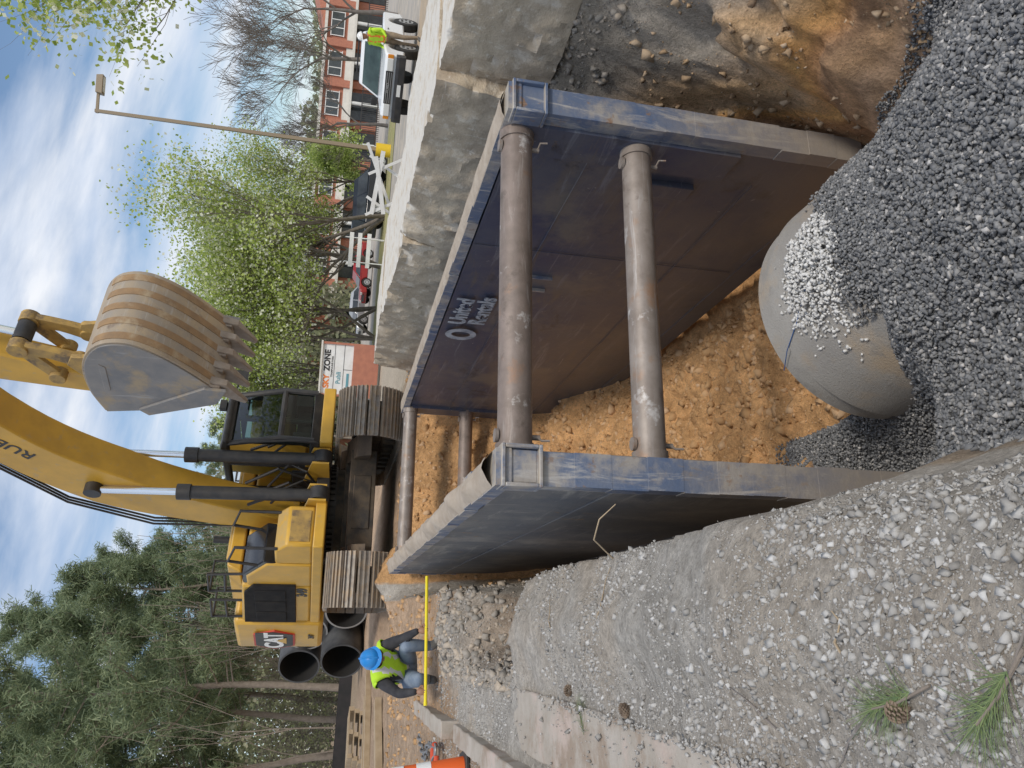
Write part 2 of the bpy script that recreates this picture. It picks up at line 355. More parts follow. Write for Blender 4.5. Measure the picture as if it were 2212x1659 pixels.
col=np.clip(col,.01,.8)
me=fast_mesh('ground',V,F,[],smooth=True)
ca=me.color_attributes.new('Col','FLOAT_COLOR','POINT')
ca.data.foreach_set('color',np.concatenate([col.reshape(-1,3),np.ones((nx*ny,1))],1).astype(np.float32).ravel())
gm,n,l,b=nt('earth')
at=n.new('ShaderNodeVertexColor'); at.layer_name='Col'; tc=n.new('ShaderNodeTexCoord').outputs['Object']
nf=noise(n,l,tc,14,10,.75); nb=noise(n,l,tc,55,4,.7); nh=noise(n,l,tc,4,8,.7)
c=mix(n,l,1.0,at.outputs[0],mix(n,l,ramp(n,l,nf,.3,.7),(.64,.62,.60),(1.32,1.33,1.34)),'MULTIPLY')
c=mix(n,l,1.0,c,mix(n,l,ramp(n,l,nb,.3,.7),(.76,.76,.76),(1.22,1.22,1.22)),'MULTIPLY')
l.new(c,b.inputs['Base Color']); b.inputs['Roughness'].default_value=.97; b.inputs['Specular IOR Level'].default_value=.2
bp=n.new('ShaderNodeBump'); bp.inputs['Distance'].default_value=.05; bp.inputs['Strength'].default_value=.9
l.new(math_(n,l,'ADD',nf,math_(n,l,'MULTIPLY',nb,.35)),bp.inputs['Height']); l.new(bp.outputs[0],b.inputs['Normal'])
me.materials.append(gm)
obj('ground',me,kind='structure')
def gz(x,y): return float(terrain(np.array([float(x)]),np.array([float(y)]))[0][0])

# ------------------------------------------------------------ stones (crushed, angular)
CUB=np.array([(x,y,z) for z in (-1,1) for y in (-1,1) for x in (-1,1)],float)*.62
CUF=np.array([(0,2,3,1),(4,5,7,6),(0,1,5,4),(1,3,7,5),(3,2,6,7),(2,0,4,6)])
def rotmats(n):
    q=RNG.normal(size=(n,4)); q/=np.linalg.norm(q,axis=1)[:,None]; w,x,y,z=q.T
    return np.stack([1-2*(y*y+z*z),2*(x*y-z*w),2*(x*z+y*w),2*(x*y+z*w),1-2*(x*x+z*z),2*(y*z-x*w),2*(x*z-y*w),2*(y*z+x*w),1-2*(x*x+y*y)],1).reshape(n,3,3)
def stones(name,P0,size,mat,flat=(1,.8,.65),**k):
    n=len(P0); v=CUB[None]*(1+RNG.uniform(-.5,.22,(n,8,1)))+RNG.uniform(-.16,.16,(n,8,3))
    v=v*(np.array(flat)*RNG.uniform(.75,1.25,(n,1,3)))*size[:,None,None]*1.15
    v=np.einsum('nij,nkj->nki',rotmats(n),v)+P0[:,None,:]
    Fc=CUF[None]+8*np.arange(n)[:,None,None]
    return obj(name,fast_mesh(name,v.reshape(-1,3),Fc.reshape(-1,4),[mat]),kind='stuff',**k)
PX,PY,PZ,PR=2.0,4.05,-3.25,.75
n=96000; y=1.0+5.6*RNG.random(n)**1.5; x=RNG.uniform(.45,3.6,n)
z,a1,a2,a3,a4,a5=terrain(x,y); G=gravelG(x,y)
ok=(np.abs(z-G)<.10)|((z<G+.16)&(x>3)); ok&=~(((x-PX)**2+(z-PZ)**2<(PR-.01)**2)&(y<PY))
ok&=~((x<1.06)&(x>.80)&(y>4.38)); ok&=~((x>3.44)&(x<3.68)&(y>4.38)); ok&=(x<3.44)|(y<4.3); ok&=(x>.82)|(y<4.3)
x,y,z=x[ok],y[ok],z[ok]; s=RNG.uniform(.009,.0165,len(x))+.006*(RNG.random(len(x))**6)
stones('gravel_bedding',np.stack([x,y,z+RNG.uniform(-.003,.016,len(x))],1),s,GRVD)
n=2600; x=RNG.normal(1.95,.24,n); y=3.42+RNG.normal(0,.19,n)-.25*(x-1.9)
dd_=vn(x*9,y*9,17); d=((x-1.95)/.36)**2+((y-3.42)/.30)**2; ok=(d<.35+1.0*dd_+1.3*RNG.random(n)**4); x,y,d=x[ok],y[ok],d[ok]
zt=PZ+np.sqrt(np.maximum(PR**2-(x-PX)**2,0)); z=zt+np.maximum(0,.06*(1-d))*RNG.random(len(x))+.006
stones('pale_gravel_pile',np.stack([x,y,z],1),RNG.uniform(.007,.018,len(x)),GRVW)
n=5600; x=RNG.uniform(1.55,2.70,n); y=3.22-.42*RNG.random(n)**.7+.6*np.clip(x-2.1,0,1)+.06*RNG.normal(size=n)
zt=PZ+np.sqrt(np.maximum(PR**2-(x-PX)**2,0)); z=zt+.006+.03*RNG.random(n)
stones('spilled_gravel',np.stack([x,y,z],1),RNG.uniform(.009,.016,n),GRVD)
n=76000; y=1.1+9*RNG.random(n)**1.9; x=.58-1.9*RNG.random(n)**1.2
dens=vn(x*2.1,y*2.1,90)*.6+vn(x*6,y*6,95)*.4
keep=dens>.28+.44*RNG.random(n); keep&=~((x<-.46)&(y<6.5)&(RNG.random(n)<.9)); x,y=x[keep],y[keep]
z=terrain(x,y)[0]; s=.0024+.0045*RNG.random(len(x))+.017*RNG.random(len(x))**8; ok=z>-2.0
z=np.where((x<-.42)&(x>-.86)&(y<6.5),-1.466,z)
stones('loose_stones',np.stack([x,y,z+s*.1],1)[ok],s[ok],GRVL)
n=9000; x=RNG.uniform(1.05,3.42,n); y=RNG.uniform(4.4,13.2,n); z,a1,a2,a3,a4,a5=terrain(x,y); ok=~a4
s=.010+.07*RNG.random(n)**7
stones('soil_clods',np.stack([x,y,z-.3*s],1)[ok],s[ok],CLOD,(1,.9,.8))
n=5600; x=RNG.uniform(3.7,4.5,n); y=RNG.uniform(1.5,5.4,n); z=terrain(x,y)[0]; s=.008+.045*RNG.random(n)**6; ok=(z>-1.85+.5*fbm(x*3,y*3,7))&(y>2)
stones('grey_soil_clods',np.stack([x,y,z],1)[ok],s[ok],CLODG)
n=2600; x=RNG.uniform(3.25,4.3,n); y=RNG.uniform(2,5.2,n); z=terrain(x,y)[0]; s=.006+.055*RNG.random(n)**7; ok=(z<-1.9)&(dens[:1].size>0)&(fbm(x*2,y*2,44)>-.02)
stones('brown_soil_clods',np.stack([x,y,z-.5*s],1)[ok],s[ok],CLODB)
n=3000; x=RNG.uniform(-.5,.6,n); y=RNG.uniform(6.4,9.6,n); z=terrain(x,y)[0]; s=.008+.06*RNG.random(n)**5
stones('broken_soil_lumps',np.stack([x,y,z],1),s,CLODG)
n=2600; x=RNG.uniform(-2.5,5.5,n); y=RNG.uniform(10,14,n); z=terrain(x,y)[0]; s=.008+.06*RNG.random(n)**6
stones('scattered_soil_lumps',np.stack([x,y,z],1),s,CLOD)

# ------------------------------------------------------------ concrete pipe in trench
def ring_pipe(mb,c0,c1,R,w,n=48,bell=0):
    a=Vector(c0);bb=Vector(c1);t=(bb-a).normalized();u=t.orthogonal().normalized();w2=t.cross(u)
    V=[];F=[]
    rings=[(a,R-w),(a,R),(bb-t*.17,R),(bb-t*.165,R-.022),(bb-t*.01,R-.026),(bb,R-.034),(bb,R-w)]
    m=len(rings)
    for p,r in rings:
        for k in range(n):
            q=2*math.pi*k/n; V.append(p+(u*math.cos(q)+w2*math.sin(q))*r)
    for j in range(m):
        for k in range(n):
            A=j*n+k;B=j*n+(k+1)%n;j2=(j+1)%m; F.append((A,B,j2*n+(k+1)%n,j2*n+k))
    mb.add(V,F,0)
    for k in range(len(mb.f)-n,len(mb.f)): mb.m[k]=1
mb=MB(); ring_pipe(mb,(PX,.9,PZ),(PX,PY,PZ),PR,.12,96)
P('concrete_pipe',mb,[PIPE,PIPI],None,20,label='large grey concrete pipe half buried in gravel in the trench',category='pipe')
mb=MB(); mb.tube([(1.55,4.05,-2.66),(1.62,3.9,-2.595),(1.72,3.7,-2.545),(1.85,3.5,-2.49)],.003,5)
P('string',mb,M('blue_cord',(.05,.12,.3),None,rough=.6),None,label='thin blue mason string lying over the concrete pipe',category='string')

# ------------------------------------------------------------ trench shield
SH=root('trench_shield','worn blue steel trench box with four rusty spreader pipes','trench box',(2.24,8.5,-3.95))
y0,y1=-4.1,4.05
for side,lb in ((-1,'scraped grey outer plate with muddy top edge'),(1,'dark blue inner plate with stencilled lettering')):
    xi=side*1.21; xo=side*1.42; H_=3.05 if side<0 else 3.0
    mi_main=0 if side>0 else 1
    mb=MB()
    lo_,hi_=min(xi,xo)+.012,max(xi,xo)-.012
    ny_,nz_=46,16; V=[];F=[]
    for face,xx in ((0,lo_),(1,hi_)):
        for j in range(ny_+1):
            for k in range(nz_+1):
                y_=y0+.10+(y1-y0-.2)*j/ny_; z_=.2+(H_-.32)*k/nz_
                dd=.030*float(fbm(np.array([y_*1.7+9*side]),np.array([z_*1.7+4*face]),7)[0])
                V.append((xx+dd*(1 if side*(1 if face else -1)>0 else -1),y_,z_))
    st_=(nz_+1)
    for face in (0,1):
        o=face*(ny_+1)*st_
        for j in range(ny_):
            for k in range(nz_):
                a=o+j*st_+k; F.append((a,a+1,a+1+st_,a+st_))
    mb.add(V,F,mi_main)
    mb.prism([(xi,.20),(xo,.20),(xo-side*.02,.1),(xi+side*.06,0),(xi,0.0)],y0+.02,y1-.02,mi_main,axis='y')
    for yy in (y0,y1-.13): 
        for k in range(12): 
            za=.18+(H_-.2)*k/12; zb=.18+(H_-.2)*(k+1)/12
            o=.006*random.uniform(-1,1)
            mb.bb((min(xi,xo)+o,yy+abs(o)*.5,za),(max(xi,xo)+o,yy+.13,zb),2)
    for k in range(30):
        ya=y0-.012+(y1-y0+.022)*k/30; yb_=y0-.012+(y1-y0+.022)*(k+1)/30; o=.007*random.uniform(-1,1)
        mb.bb((min(xi,xo)-.008+o,ya,H_-.10),(max(xi,xo)+.008+o,yb_,H_+o),2)
    for yy in (y0+.13,y1-.45): mb.bb((xi-side*.028,yy,1.15),(xi+side*.02,yy+.34,H_-.12),mi_main if side<0 else 0)
    pn=P('side_panel',mb,[BLUI,BLUO,BLUB],SH,30,label=lb)
    for zz in (.85,2.25):
        q=MB(); q.tube([(xi-side*.002,y0+.5,zz),(xi-side*.002,-1,zz+.004),(xi-side*.002,1.2,zz-.004),(xi-side*.002,y1-.1,zz)],.004,5); P('weld_seam',q,BLUI,pn,40)
        q=MB(); q.tube([(xo-side*.01,y0+.14,zz),(xo-side*.006,y1-.1,zz)],.008,5); P('weld_seam',q,BLUO,pn,40)
    for yy in (-2.1,):
        q=MB(); q.tube([(xi-side*.002,yy,.25),(xi-side*.002,yy+.01,H_-.13)],.004,5); P('weld_seam',q,BLUI,pn,40)
    for (ya,za) in ((-1.55,1.95),(-1.25,1.95)):
        q=MB(); q.bb((xi-side*.022,ya,za),(xi+side*.02,ya+.022,za+.34)); P('lifting_bar',q,BLUB,pn,0)
    mb=MB(); yy=y0-.02
    a,b_=min(xi-side*.03,xo+side*.02),max(xi-side*.03,xo+side*.02); za,zb=H_-.29,H_-.035
    mb.bb((a,yy-.015,za),(b_,yy+.15,za+.025)); mb.bb((a,yy-.015,zb-.025),(b_,yy+.15,zb)); mb.bb((a,yy-.015,za+.025),(a+.025,yy+.15,zb-.025)); mb.bb((b_-.025,yy-.015,za+.025),(b_,yy+.15,zb-.025)); mb.bb((a+.03,yy+.02,za+.03),(b_-.03,yy+.08,zb-.03),0)
    P('corner_socket',mb,[BLUB,UND],pn,30,bevel=.006)
    mb=MB(); mb.bb((xi-side*.035,y0+.62,1.30),(xi+side*.02,y0+.80,1.74),0); P('lifting_pad',mb,[BLUI],pn,30,bevel=.008)
    if side>0:
        rt=(math.pi/2,0,-math.pi/2)
        text_part('United',.27,STN,pn,(xi-.022,-.50,2.72),rt,.003,'stencil_lettering',1.0,.008)
        text_part('Rentals',.27,STN,pn,(xi-.022,-.56,2.49),rt,.003,'stencil_lettering',1.0,.008)
        mb=MB(); R1,R2=.165,.10; N=28
        Vv=[];Ff=[]
        for k in range(N):
            a=2*math.pi*k/N
            for r in (R1,R2): Vv.append((xi-.022,.20-(r*1.25)*math.cos(a)*(.9 if r==R1 else .7),2.62+r*1.15*math.sin(a)))
        for k in range(N):
            q=(k+1)%N; Ff.append((2*k,2*q,2*q+1,2*k+1))
        mb.add(Vv,Ff); P('stencil_logo',mb,STN,pn,0)
    mb=MB(); N=110; V=[];F=[]
    hs=.06 if side<0 else .016
    for k in range(N+1):
        y_=y0+.10+(y1-y0-.2)*k/N
        for j in range(7):
            x_=min(xi,xo)-.004+.218*j/6; e=math.sin(math.pi*j/6)
            zz_=H_-.004+e*hs*(.5+3.0*max(0,float(fbm(np.array([y_*3.3]),np.array([x_*9.]),91+side)[0])+.10))+(.014 if e>.01 else 0)
            V.append((x_,y_,zz_))
    for k in range(N):
        for j in range(6): a=k*7+j; F.append((a,a+1,a+8,a+7))
    mb.add(V,F); P('mud_crust',mb,MUD,pn,40)
for (yy,zz,mt,r) in ((-3.84,2.87,RST,.113),(-3.84,1.95,RST2,.108),(3.72,2.87,RST2,.11),(3.72,1.95,RST,.11)):
    mb=MB(); mb.cyl((-1.20,yy,zz),(1.20,yy,zz),r,n=32)
    for s in (-1,1): mb.cyl((s*1.205,yy,zz),(s*1.12,yy,zz),r+.012,n=32)
    sp_=P('spreader_pipe',mb,mt,SH,40)
    for s in (-1,1):
        mb=MB()
        mb.cyl((s*1.07,yy-.01,zz-r-.05),(s*1.07,yy-.01,zz+r+.02),.018,n=10)
        mb.cyl((s*1.07,yy-.01,zz+r+.0),(s*1.07,yy-.01,zz+r+.022),.045,n=16)
        mb.tube([(s*1.07,yy-.01,zz-r-.04),(s*1.10,yy-.06,zz-r-.05),(s*1.10,yy-.07,zz-r-.10)],.008,6)
        P('locking_pin',mb,RST2,sp_,40)

# ------------------------------------------------------------ broken concrete slabs
def rough_block(name,label,pts,zb,zt,seed,lean=.12):
    import bmesh
    x0,x1,ya,yb=pts; nxx,nyy,nzz=14,max(10,int((yb-ya)/.05)),18
    bm=bmesh.new(); grid={}
    idx=[(i,j,k) for i in range(nxx+1) for j in range(nyy+1) for k in range(nzz+1) if i in(0,nxx) or j in (0,nyy) or k in (0,nzz)]
    A=np.array(idx,float); fx,fy,fz=A[:,0]/nxx,A[:,1]/nyy,A[:,2]/nzz
    x=x0+(x1-x0)*fx**1.6; y=ya+(yb-ya)*fy
    top=np.interp(y,[3,5.5,8.2,10.6,13.5],[-.62,-.58,-.52,-.43,-.47])+zt
    z=zb+(top-zb)*fz; e=(1-fx)**2
    # straight fracture facets of unequal length
    kn=np.cumsum(np.random.default_rng(seed).uniform(.35,.95,14))+ya-.5; kv=np.random.default_rng(seed+1).uniform(-.07,.07,14)
    jag=np.interp(y,kn,kv)
    big=fbm(y*1.3+seed,z*1.0,seed,2); med=fbm(y*4+seed,z*5,seed+4,3); fin=fbm(y*13,z*13+x*5,seed+9,3)
    chip=np.maximum(0,fbm(y*3.2+seed,y*0,seed+12,4)-.05)*1.6
    x=x+(lean*fz+jag+big*.07+med*.07+fin*.06)*e
    edge=(fz>.85)*(fx<.15)
    x=x+edge*chip*.16*(fz-.85)*6.6; z=z-(fz==1)*(fx<.06)*chip*.10
    z=z+(fz>.9)*(.012*fbm(x*2,y*2,seed+20)+.022*fin)
    yend=np.where((A[:,1]==0)|(A[:,1]==nyy),.10*fbm(x*4,z*4,seed+30)+.05*fin,0); y=y+yend
    for t_,px,py,pz in zip(idx,x,y,z): grid[t_]=bm.verts.new((px,py,pz))
    def face(a,b,c,d): bm.faces.new((grid[a],grid[b],grid[c],grid[d]))
    for j in range(nyy):
        for k in range(nzz):
            face((0,j,k),(0,j,k+1),(0,j+1,k+1),(0,j+1,k)); face((nxx,j,k),(nxx,j+1,k),(nxx,j+1,k+1),(nxx,j,k+1))
        for i in range(nxx):
            face((i,j,nzz),(i+1,j,nzz),(i+1,j+1,nzz),(i,j+1,nzz)); face((i,j,0),(i,j+1,0),(i+1,j+1,0),(i+1,j,0))
    for i in range(nxx):
        for k in range(nzz):
            face((i,0,k),(i+1,0,k),(i+1,0,k+1),(i,0,k+1)); face((i,nyy,k),(i,nyy,k+1),(i+1,nyy,k+1),(i+1,nyy,k))
    bmesh.ops.recalc_face_normals(bm,faces=bm.faces)
    me=bpy.data.meshes.new(name); bm.to_mesh(me); bm.free(); me.materials.append(CONC)
    me.polygons.foreach_set('use_smooth',[True]*len(me.polygons)); me.set_sharp_from_angle(angle=math.radians(24))
    return obj(name,me,label=label,category='concrete slab',group='broken concrete slabs along the trench')
rough_block('concrete_slab','thick beige broken concrete slab with chipped white edge above soil wall',(4.40,7.0,1.8,5.42),-1.50,0.0,3)
rough_block('concrete_slab','long beige broken concrete slab beside the blue trench box',(4.28,6.2,5.43,8.18),-1.5,.02,14)
rough_block('concrete_slab','short broken concrete slab with rough top',(4.22,5.9,8.19,10.55),-1.5,-.01,25)
rough_block('concrete_slab','end piece of broken concrete slab near the machine track',(4.3,5.7,10.56,13.0),-1.5,0,36)

def strip_box(name,x0,x1,ya,yb,zb,zt,mat,label,cat,amp=.012,seed=1):
    mb=MB(); N=int((yb-ya)/.12)
    rr=np.random.default_rng(seed); V=[];F=[]
    for k in range(N+1):
        y=ya+(yb-ya)*k/N; e=rr.normal(0,amp,4)
        V+=[(x0+e[0],y,zb),(x1+e[1],y,zb),(x1+e[1],y,zt+e[2]*.5),(x0+e[0],y,zt+e[3]*.5)]
    for k in range(N):
        o=4*k
        for a,b_ in ((0,1),(1,2),(2,3),(3,0)): F.append((o+a,o+b_,o+4+b_,o+4+a))
    F.append((0,1,2,3)); F.append((4*N+3,4*N+2,4*N+1,4*N))
    mb.add(V,F); return P(name,mb,mat,None,30,bevel=.01,label=label,category=cat)
strip_box('kerb',-1.12,-.94,3.5,8.6,-1.62,-1.36,KRB,'weathered concrete kerb running beside the dirt','kerb',.006,1)
strip_box('kerb',-1.10,-.92,8.68,13.2,-1.55,-1.24,KRB,'dusty concrete kerb behind the crouching worker','kerb',.006,2)
strip_box('gutter_slab',-.86,-.43,1.5,6.5,-1.68,-1.476,KRB,'flat concrete gutter slab partly covered in gravel','gutter',.005,3)

# ------------------------------------------------------------ excavator
EX=root('excavator','yellow tracked excavator straddling the trench with raised bucket','excavator',(2.24,16.05,-1.12))
yaw=math.radians(20)
def belt(mb,xc,w):
    hl,r=2.05,.56; zc=.60
    per=4*hl+2*math.pi*r; N=52
    for k in range(N):
        s=per*k/N
        if s<2*hl: y,z,a=-hl+s,zc+r,0
        elif s<2*hl+math.pi*r: q=(s-2*hl)/r; y,z,a=hl+r*math.sin(q),zc+r*math.cos(q),-q
        elif s<4*hl+math.pi*r: y,z,a=hl-(s-2*hl-math.pi*r),zc-r,math.pi
        else: q=(s-4*hl-math.pi*r)/r; y,z,a=-hl-r*math.sin(q),zc-r*math.cos(q),-math.pi-q
        R=Matrix.Rotation(a,3,'X'); 
        mb.box((xc,y,z),(w,.195,.035),0,rot=R)
        for dy in (-.08,.0,.08): mb.box(Vector((xc,y,z))+R@Vector((0,dy,.035)),(w,.018,.045),0,rot=R)
for sx in (-1,1):
    mb=MB(); belt(mb,sx*1.46,.92)
    tk=P('track',mb,TRK,EX,0)
    mb=MB(); mb.bb((sx*1.46-.2,-1.9,.35),(sx*1.46+.2,1.9,.9),0)
    for yy in (-2.05,2.05): mb.cyl((sx*1.46-.22,yy,.6),(sx*1.46+.22,yy,.6),.48,n=24)
    for k in range(8): mb.cyl((sx*1.46-.25,-1.6+.46*k,.2),(sx*1.46+.25,-1.6+.46*k,.2),.13,n=12)
    P('track_frame',mb,UND,tk,30,bevel=.02)
mb=MB(); mb.bb((-1.24,-.95,.5),(1.24,.95,.98)); mb.cyl((0,0,.9),(0,0,1.28),.85,n=40); 
mb.prism([(-1.9,.55),(-.9,.55),(-.9,.98),(-1.7,.8)],-1.24,-.8); mb.prism([(-1.9,.55),(-.9,.55),(-.9,.98),(-1.7,.8)],.8,1.24)
mb.bb((-.98,-1.45,.42),(.98,-.9,.9)); mb.bb((-.5,-1.47,.5),(.5,-1.44,.82))
P('undercarriage',mb,UND,EX,30,bevel=.03)
mb=MB()
for k in range(48):
    a=2*math.pi*k/48; mb.box((.92*math.cos(a),.92*math.sin(a),1.2),(.06,.06,.1),rot=Matrix.Rotation(a,3,'Z'))
mb.cyl((0,0,1.12),(0,0,1.27),.9,n=40)
P('swing_ring',mb,BLK,EX,30)
def H(name,mb,mats,parent=None,**k):
    if parent is None: return P(name,mb,mats,EX,rot=(0,0,yaw),**k)
    return P(name,mb,mats,parent,**k)
mb=MB(); mb.bb((-1.62,-1.75,1.27),(-.62,1.8,1.46)); mb.bb((.36,-2.0,1.27),(1.62,1.8,1.50)); mb.bb((-.62,-1.35,1.25),(.36,1.8,1.5),1)
H('platform',mb,[YEL,BLK],bevel=.025)
mb=MB(); mb.prism([(-1.7,1.46),(-.95,1.46),(-.95,2.10),(-1.45,2.10),(-1.7,1.90)],-1.58,-.80); tbx=P('tool_box',mb,YEL,EX,rot=(0,0,yaw),bevel=.04)
mb=MB(); mb.bb((-1.50,-1.72,1.52),(-.9,-1.69,1.86)); P('step_plate',mb,YDK,tbx,0,bevel=.01)
mb=MB(); mb.prism([(-.94,1.46),(.0,1.46),(.0,2.62),(-.4,2.62),(-.94,2.25)],-1.6,-.76,0)
tank=H('fuel_tank',mb,[YEL],bevel=.04)
mb=MB(); mb.prism([(-.92,2.0),(-.30,2.58),(-.05,2.6),(-.05,2.69),(-.45,2.68),(-1.0,2.3)],-1.57,-.8)
H('black_cover',mb,[BLG],tank,bevel=.02)
mb=MB(); mb.prism([(.02,1.46),(1.80,1.46),(1.80,2.80),(.02,2.72)],-1.6,1.6); eng=H('engine_housing',mb,[YEL],bevel=.05)
mb=MB(); mb.prism([(-.10,1.74),(1.74,1.74),(1.74,2.74),(.25,2.68),(-.10,2.50)],-1.645,-1.59)
for k in range(3): mb.bb((-1.662,.12+.53*k,1.92),(-1.64,.56+.53*k,2.5))
H('side_grille',mb,[BLM],eng,bevel=.015)
mb=MB(); mb.prism([(-1.25,2.79),(1.2,2.79),(1.1,3.02),(-1.12,3.06)],.2,1.9,axis='y'); mb.bb((-.9,.4,3.05),(.2,1.6,3.12)); H('engine_hood',mb,[YEL],eng,bevel=.04)
mb=MB(); mb.cyl((-.45,.5,3.05),(-.45,.5,3.42),.07,n=14); H('exhaust_pipe',mb,[BLK],eng)
pl=[(-1.64,1.82),(-1.66,2.5),(-1.64,3.2),(-1.50,3.50),(-1.0,3.70),(0,3.78),(1.0,3.70),(1.48,3.50),(1.62,3.2),(1.62,1.82)]
mb=MB(); mb.prism(pl,1.2,2.98,axis='z'); cw=H('counterweight',mb,[YEL],bevel=.09)
rot_side=(math.pi/2,0,-math.pi/2)
mb=MB(); mb.prism([(3.02,1.76),(3.22,2.17),(3.02,2.60),(2.36,2.60),(2.16,2.17),(2.36,1.76)],-1.685,-1.640); H('logo_border',mb,[REDM],cw)
mb=MB(); mb.prism([(2.99,1.80),(3.17,2.17),(2.99,2.56),(2.24,2.56),(2.20,2.2),(2.34,1.80)],-1.695,-1.686); H('logo_plate',mb,[BLK],cw)
text_part('CAT',.52,REFW,cw,(-1.702,2.66,2.17),rot_side,.003,'logo_lettering',.86,.02)
mb=MB(); mb.add([(-1.708,2.84,1.93),(-1.708,2.48,1.93),(-1.708,2.66,2.14)],[(0,1,2)]); H('logo_triangle',mb,[YEL],cw,smooth=0)
text_part('349',.26,BLK,eng,(-1.606,.28,1.62),rot_side,.003,'model_number',1,.012)
text_part('349',.17,BLK,cw,(-1.668,2.5,1.42),rot_side,.003,'model_number',1,.006)
for rails in ([[(-1.55,-1.5,2.05),(-1.55,-1.5,2.75),(-1.55,-.95,2.9),(-1.55,-.8,2.4)]],[[(-.85,-1.5,2.05),(-.85,-1.5,2.75),(-.85,-.95,2.9),(-.85,-.8,2.4)]],
   [[(-1.5,-.3,2.6),(-1.5,-.25,3.3),(-1.5,.5,3.35),(-1.5,.5,2.7)],[(-1.5,-.26,3.0),(-1.5,.5,3.05)],[(-1.5,.5,3.33),(-.9,.5,3.33),(-.9,.5,2.75)]],
   [[(-1.5,.95,2.75),(-1.5,.95,3.35),(-1.5,1.8,3.4),(-1.5,1.8,2.8)],[(-1.5,.95,3.08),(-1.5,1.8,3.1)],[(-1.5,1.8,3.38),(-.9,1.8,3.38),(-.9,1.8,2.9)]]):
    mb=MB()
    for pts in rails: mb.tube(pts,.028,8)
    H('handrail',mb,[BLK])
# cab
cx0,cx1,cy0,cy1=.34,1.50,-2.05,-.15
mb=MB(); mb.prism([(cy0+.1,1.50),(cy1,1.50),(cy1,2.0),(-.9,2.0),(-.9,1.66),(cy0+.02,1.66)],cx0,cx1,0)
mb.bb((cx0+.25,-1.1,1.66),(cx1-.35,-.6,2.05),0); mb.bb((cx0+.28,-.7,2.0),(cx1-.38,-.55,2.75),0)
cab=H('cab',mb,[BLK,YEL],bevel=.02)
mb=MB()
for pts in ([(cx0+.04,cy0+.05,1.6),(cx0+.04,cy0+.02,2.2),(cx0+.04,cy0+.30,3.14),(cx0+.04,cy1-.04,3.16),(cx0+.04,cy1-.04,1.6)],
            [(cx1-.04,cy0+.05,1.6),(cx1-.04,cy0+.02,2.2),(cx1-.04,cy0+.30,3.14),(cx1-.04,cy1-.04,3.16),(cx1-.04,cy1-.04,1.6)],
            [(cx0+.04,cy0+.30,3.12),(cx1-.04,cy0+.30,3.12)],[(cx0+.04,cy0+.03,2.2),(cx1-.04,cy0+.03,2.2)],[(cx0+.04,cy1-.04,3.12),(cx1-.04,cy1-.04,3.12)],[(cx0+.04,-1.1,1.6),(cx0+.04,-1.1,3.15)],[(cx1-.04,-1.0,1.6),(cx1-.04,-1.0,3.15)]):
    mb.tube(pts,.055,8)
H('cab_frame',mb,[BLK],cab)
mb=MB(); mb.prism([(cy0+.16,3.12),(cy1+.03,3.12),(cy1,3.24),(cy0+.4,3.27),(cy0+.14,3.20)],cx0-.01,cx1+.01); H('cab_roof',mb,[BLK],cab,bevel=.03)
CG,n_,l_,b_=nt('cab_glass'); b_.inputs['Base Color'].default_value=(.5,.62,.58,1); b_.inputs['Roughness'].default_value=.03; 
gl=n_.new('ShaderNodeBsdfTransparent'); gl.inputs[0].default_value=(.36,.48,.46,1); ms_=n_.new('ShaderNodeMixShader'); fr=n_.new('ShaderNodeFresnel'); fr.inputs[0].default_value=1.4
gs=n_.new('ShaderNodeBsdfGlossy'); gs.inputs['Roughness'].default_value=.03
l_.new(fr.outputs[0],ms_.inputs[0]); l_.new(gl.outputs[0],ms_.inputs[1]); l_.new(gs.outputs[0],ms_.inputs[2]); l_.new(ms_.outputs[0],n_['Material Output'].inputs[0])
for nm,poly in (('front_window',[(cx0+.08,cy0+.06,1.68),(cx1-.08,cy0+.06,1.68),(cx1-.08,cy0+.035,2.2),(cx0+.08,cy0+.035,2.2)]),
    ('front_window',[(cx0+.08,cy0+.035,2.22),(cx1-.08,cy0+.035,2.22),(cx1-.08,cy0+.29,3.1),(cx0+.08,cy0+.29,3.1)]),
    ('side_window',[(cx0+.03,cy0+.08,1.68),(cx0+.03,-.9,1.68),(cx0+.03,-.9,2.02),(cx0+.03,cy1-.08,2.02),(cx0+.03,cy1-.08,3.1),(cx0+.03,cy0+.3,3.1),(cx0+.03,cy0+.05,2.2)]),
    ('side_window',[(cx1-.03,cy0+.08,1.68),(cx1-.03,-.9,1.68),(cx1-.03,-.9,2.02),(cx1-.03,cy1-.08,2.02),(cx1-.03,cy1-.08,3.1),(cx1-.03,cy0+.3,3.1),(cx1-.03,cy0+.05,2.2)]),
    ('rear_window',[(cx0+.08,cy1-.03,2.0),(cx1-.08,cy1-.03,2.0),(cx1-.08,cy1-.03,3.1),(cx0+.08,cy1-.03,3.1)])):
    mb=MB(); mb.add(poly,[tuple(range(len(poly)))]); H(nm,mb,[CG],cab,smooth=0)
mb=MB(); mb.tube([(cx0-.02,cy0,1.55),(cx0-.05,cy0-.05,2.0),(cx0-.05,cy0+.1,2.9)],.018,6); P('grab_rail',mb,BLK,cab)
mb=MB(); mb.bb((cx1-.05,cy0-.2,2.9),(cx1+.2,cy0-.16,3.2)); mb.tube([(cx1,cy0+.1,3.1),(cx1+.1,cy0-.18,3.05)],.015,6); P('mirror',mb,BLK,cab)
mb=MB(); mb.box((cx1-.25,cy0+.35,3.33),(.2,.1,.12)); P('work_lamp',mb,[BLK],cab)
